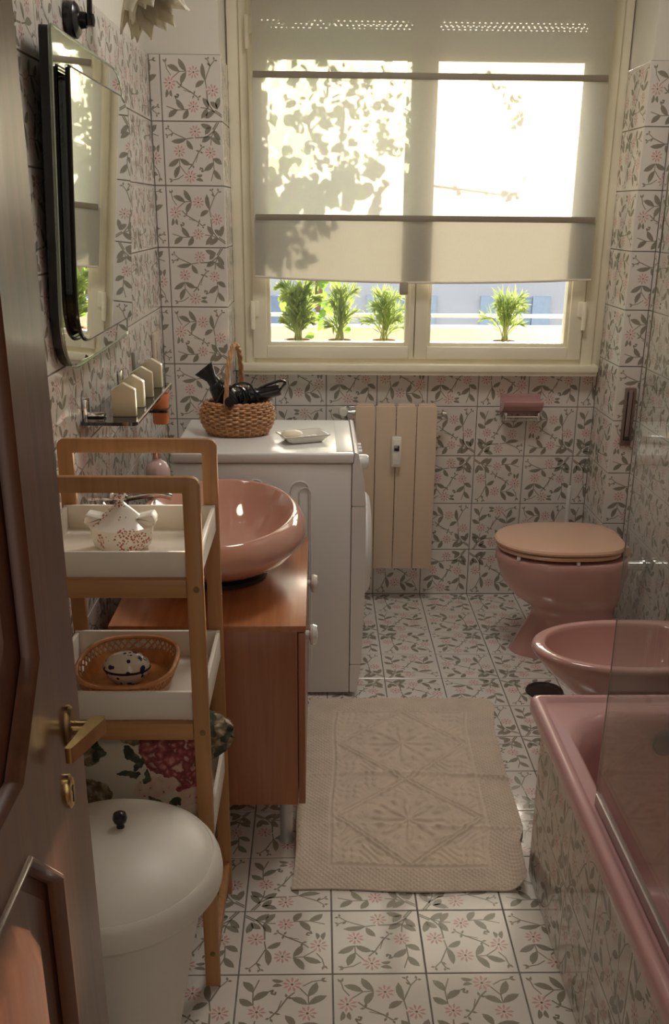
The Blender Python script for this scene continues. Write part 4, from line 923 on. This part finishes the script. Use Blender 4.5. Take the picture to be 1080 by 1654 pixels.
for nm, y0, y1, z0, z1, lab in (('switch_plate', 1.68, 1.80, 1.02, 1.135, 'beige switch plate on the left wall near the corner'), ('socket_plate', 1.31, 1.39, 1.055, 1.125, 'grey socket plate on the left wall above the candles')):
    t = thing(nm, (XL, (y0+y1)/2, z0), lab, 'switch')
    MB().box(XL, XL+.011, y0, y1, z0, z1, .003).build('plate', mat('switch_beige', (.58, .50, .40), .4) if nm[1] == 'w' else mat('socket_grey', (.30, .28, .25), .4), t)
    MB().box(XL+.011, XL+.014, y0+.03, y1-.03, z0+.03, z1-.03, .001).build('rocker', MATS['switch_beige'], t)

la = thing('wall_lamp', (XL, .80, 1.93), 'black wall lamp with a petal glass shade above the mirror', 'lamp')
MB().lathe([(.036, XL), (.038, XL+.005), (.037, XL+.022), (.030, XL+.028), (.018, XL+.032), (.016, XL+.045), (0, XL+.047)], 36, (0, .80, 1.915), 'X').build('wall_plate', BLACKP, la)
MB().lathe([(.010, -.012), (.012, 0), (.010, .012), (0, .014)], 16, (XL+.052, .80, 1.915)).tube(spline([(XL+.052, .80, 1.915), (XL+.055, .805, 1.99), (XL+.06, .83, 2.1), (XL+.08, .93, 2.17), (XL+.115, 1.03, 2.13), (XL+.125, 1.06, 2.06)], 8), .006, 10).build('arm', BLACKP, la)
SHc = V((XL+.108, 1.06, 2.068))
MB().lathe([(0, .01), (.014, .005), (.018, -.02), (.016, -.03)], 20, SHc, cap1=False).build('lamp_holder', BLACKP, la)
AX = Matrix.Translation(SHc) @ Matrix.Rotation(radians(-28), 4, 'Y') @ Matrix.Rotation(radians(-12), 4, 'X')
for ringi, (npet, rad, ln) in enumerate(((7, .034, .10), (7, .050, .115), (7, .064, .105))):
    for q in range(npet):
        a0_ = 2*pi*(q+.37*ringi)/npet; vs, fs = [], []
        for side in (0, 1):
            for i in range(9):
                f = i/8
                for j in range(5):
                    wv = (j-2)/2*(.16+.52*sin(pi*min(1, f*.9+.08))**1.3)*(1-f**4); rr_ = .014+rad*sin(pi*.5*f)**.85*(1+.30*f**3)-.005*abs(j-2)/2+side*.002
                    vs.append(AX @ V((rr_*cos(a0_+wv), rr_*sin(a0_+wv), -.02-ln*f)))
        n_ = 45
        for side in (0, 1):
            for i in range(8):
                for j in range(4):
                    k = side*n_+i*5+j; fs.append((k, k+1, k+6, k+5))
        MB().add(vs, fs).build('petal', SHADEG, la, fix=False)

# ------------------------------------------------------------------ rug
rg = MB(); nu, nv = 250, 400
U_, V_ = np.meshgrid(np.linspace(0, 1, nu), np.linspace(0, 1, nv))      # U across (left to right), V from near to far
yy = .272+(1.244-.272)*V_-.016*U_*(1-V_)+.004*np.sin(U_*9)*(1-V_)
left = -.095+.035*V_+.004*np.sin(V_*14)
vr = np.array([0, .06, .12, .17, .25, .5, .8, .95, 1]); rx = np.array([.474, .480, .4835, .486, .508, .512, .522, .548, .529])
right = np.interp(V_, vr, rx)
xx = left+(right-left)*U_
px, py = U_*.60, V_*.98
edge = np.minimum(np.minimum(px, .60-px), np.minimum(py, .98-py))
knots = (np.sin(px*2*pi/.016)*np.sin(py*2*pi/.016)); knots = np.clip(knots*2.2, -1, 1)*.5+.5
h = .0035+np.where(edge < .085, .0024*knots, 0)
inner = np.clip((edge-.095)/.004, 0, 1)
h += .0026*np.exp(-((edge-.098)/.004)**2)
qx, qy = (px-.30), (py-.49)
ph_ = ((py-.10)/.39) % 1.0                                             # two lozenges along the length
dd = np.abs(qx)/.19+np.abs(ph_-.5)/.5
for d0 in (.98, 1.07): h += inner*.0034*np.exp(-((dd-d0)/.026)**2)
cy = (ph_-.5)*.39; rad_ = np.sqrt(qx**2+cy**2); an = np.arctan2(cy, qx)
pet = np.cos(an*8)*np.exp(-((rad_-.042)/.026)**2)+.9*np.cos(an*16)*np.exp(-((rad_-.085)/.012)**2)+.8*np.cos(an*10+np.pi/2)*np.exp(-((rad_-.118)/.014)**2)+.8*np.exp(-(rad_/.012)**2)
h += inner*np.where(dd < .93, .0030*np.clip(pet*1.6, -.2, 1), 0)
sw = np.sin(qx*150+3*np.sin(py*45))*np.sin(py*120+3*np.sin(qx*60)); h += inner*np.where(dd > 1.12, .0018*np.clip(sw*2, -.2, 1), .0010*np.clip(sw*2, -.2, 1)*np.where(rad_ > .12, 1, 0))
for y0, amp, wd in ((.50, .006, .009), (.245, .0035, .007), (.70, .002, .012)):
    h += amp*np.exp(-((py-y0-.02*np.sin(px*6))/wd)**2)*(.4+.6*U_)
h += .003*np.sin(px*7+py*3)**2*np.sin(py*6)**2
curl = np.clip((U_-.90)/.10, 0, 1)**2*np.clip((.26-V_)/.20, 0, 1); h += .028*curl; xx -= .010*curl
curl2 = np.clip((.12-U_)/.12, 0, 1)**2*np.clip((.34-V_)/.1, 0, 1)*np.clip((V_-.05)/.1, 0, 1); h += .010*curl2
h = .0035+(h-.0035)*1.7; h = np.maximum(h, .0015)
vs = np.stack([xx, yy, h], -1).reshape(-1, 3).tolist()
idx = np.arange(nu*nv).reshape(nv, nu); fs = np.stack([idx[:-1, :-1], idx[:-1, 1:], idx[1:, 1:], idx[1:, :-1]], -1).reshape(-1, 4).tolist()
rg.add(vs, fs); border = list(idx[0, :])+list(idx[1:, -1])+list(idx[-1, -2::-1])+list(idx[-2:0:-1, 0])
base_ = len(rg.v)
rg.add([(vs[i][0], vs[i][1], max(.0004, vs[i][2]-.0035)) for i in border], [])
nb = len(border); rg.f += [(border[k], border[(k+1) % nb], base_+(k+1) % nb, base_+k) for k in range(nb)]; rg.m += [0]*nb
rg.build('bath_mat', COTTON, None, ang=180, fix=False)
tag(bpy.data.objects['bath_mat'], 'beige woven cotton bath mat with raised lozenges on the floor', 'mat')

# ------------------------------------------------------------------ door leaf, open along the left
dr = struct('door_1', (-.31, -1.43, 0))
DX0, DX1, DYe, DYh = -.332, -.292, -.702, -1.44
st = [(-.83, -1.31)]
z_pan = ((.12, .98), (1.055, 1.98))
m = MB()
def octo(y0, y1, z0, z1, c): return [(y0, z0+c), (y0+c, z0), (y1-c, z0), (y1, z0+c), (y1, z1-c), (y1-c, z1), (y0+c, z1), (y0, z1-c)]
# leaf core with recessed fields: frame around each eight-sided field
core = MB().box(DX0, DX1-.012, DYh, DYe, .01, 2.1, .002)
P1 = octo(-1.31, -.83, .12, .98, .083); P2 = octo(-1.31, -.83, 1.052, 1.98, .083)
def frame_piece(y0, y1, z0, z1, poly):
    """face of a door zone with an eight-sided opening"""
    rect = [(y0, (z0+poly[0][1])/2)]
    outer = [(y0, poly[0][1]), (poly[1][0], z0), (poly[2][0], z0), (y1, poly[3][1]), (y1, poly[4][1]), (poly[5][0], z1), (poly[6][0], z1), (y0, poly[7][1])]
    n = 8; vs = [(DX1, *p) for p in outer]+[(DX1, *p) for p in poly]+[(DX1-.012, *p) for p in poly]; fs = []
    for i in range(n):
        j = (i+1) % n; fs.append((i, j, n+j, n+i)); fs.append((n+i, n+j, 2*n+j, 2*n+i))
    vs += [(DX1, y0, z0), (DX1, y1, z0), (DX1, y1, z1), (DX1, y0, z1)]; q = len(vs)-4
    fs += [(0, q, 1), (2, q+1, 3), (4, q+2, 5), (6, q+3, 7)]
    return vs, fs
fr = MB().add(*frame_piece(DYh, DYe, .01, 1.016, P1)).add(*frame_piece(DYh, DYe, 1.016, 2.1, P2))
fr.add([(DX1, DYe, .01), (DX1-.013, DYe, .01), (DX1-.013, DYe, 2.1), (DX1, DYe, 2.1)], [(0, 1, 2, 3)]).add([(DX1, DYh, 2.1), (DX1-.013, DYh, 2.1), (DX1-.013, DYe, 2.1), (DX1, DYe, 2.1)], [(0, 1, 2, 3)])
core.build('leaf', MAHOG, dr); fr.build('stile_face', MAHOG, dr, smooth=False)
for P in (P1, P2):
    pc = ((P[0][0]+P[4][0])/2, (P[0][1]+P[4][1])/2)
    def ins(d, P=P): return octo(-1.31+d, -.83-d, P[1][1]+d, P[5][1]-d, .083-d*.3)
    md = MB().rings([[(DX1-.011, *p) for p in ins(.000)], [(DX1+.002, *p) for p in ins(.000)], [(DX1+.0045, *p) for p in ins(.0015)], [(DX1+.0045, *p) for p in ins(.004)], [(DX1+.001, *p) for p in ins(.007)], [(DX1-.011, *p) for p in ins(.009)]], False, False)
    md.build('moulding', MAHOG, dr)
    MB().rings([[(DX1-.0115, *p) for p in ins(.022)], [(DX1-.011, *p) for p in ins(.05)], [(DX1-.002, *p) for p in ins(.075)]], False, True).build('field', MAHOG, dr)
hz, hy = 1.021, -.752
hn = MB().lathe([(1, DX1), (1, DX1+.003), (.86, DX1+.006), (0, DX1+.0065)], 32, (0, hy, hz), 'X', sx=.0125, sy=.025)
hn = hn.build('door_handle', BRASSD, dr)
lv = MB().lathe([(.0075, DX1+.004), (.0075, DX1+.030)], 18, (0, hy+.001, hz-.002), 'X')
lv.prism(rpoly([(DX1+.022, hy+.006), (DX1+.036, hy+.010), (DX1+.039, hy+.004), (DX1+.018, hy-.058), (DX1+.011, hy-.058), (DX1+.020, hy-.010)], .002, 3), hz-.009, hz+.008, 'XY')
lv.build('lever', BRASS, hn)
ky_, kz_ = -.775, .958
kp = MB().lathe([(1, DX1), (1, DX1+.003), (.84, DX1+.0055), (0, DX1+.006)], 32, (0, ky_, kz_), 'X', sx=.0105, sy=.020).build('key_rosette', BRASS, dr)
MB().lathe([(.0035, DX1+.0062), (0, DX1+.0064)], 14, (0, ky_, kz_+.004), 'X').box(DX1+.0058, DX1+.0064, ky_-.0015, ky_+.0015, kz_-.012, kz_+.004).build('keyhole', BLACKP, kp)

ml = thing('fill_light_disc', (.30, .95, 2.64), 'round white disc added over the bathroom fill light, out of view', 'lamp')  # unseen fixture, made up to go with the added bathroom fill
MB().lathe([(.30, 2.72), (.30, 2.66), (.27, 2.635), (0, 2.63)], 40, (.30, .95, 0)).build('fill_disc_body', PORC, ml)
# unseen disc added over the hallway fill light, does not glow itself
ml = thing('fill_light_disc', (.35, -2.6, 2.6), 'round chrome disc added over the hallway fill light behind the viewer', 'lamp')
MB().lathe([(.19, 2.72), (.19, 2.68), (0, 2.675)], 40, (.35, -2.6, 0)).build('fill_disc_body', CHROME, ml)
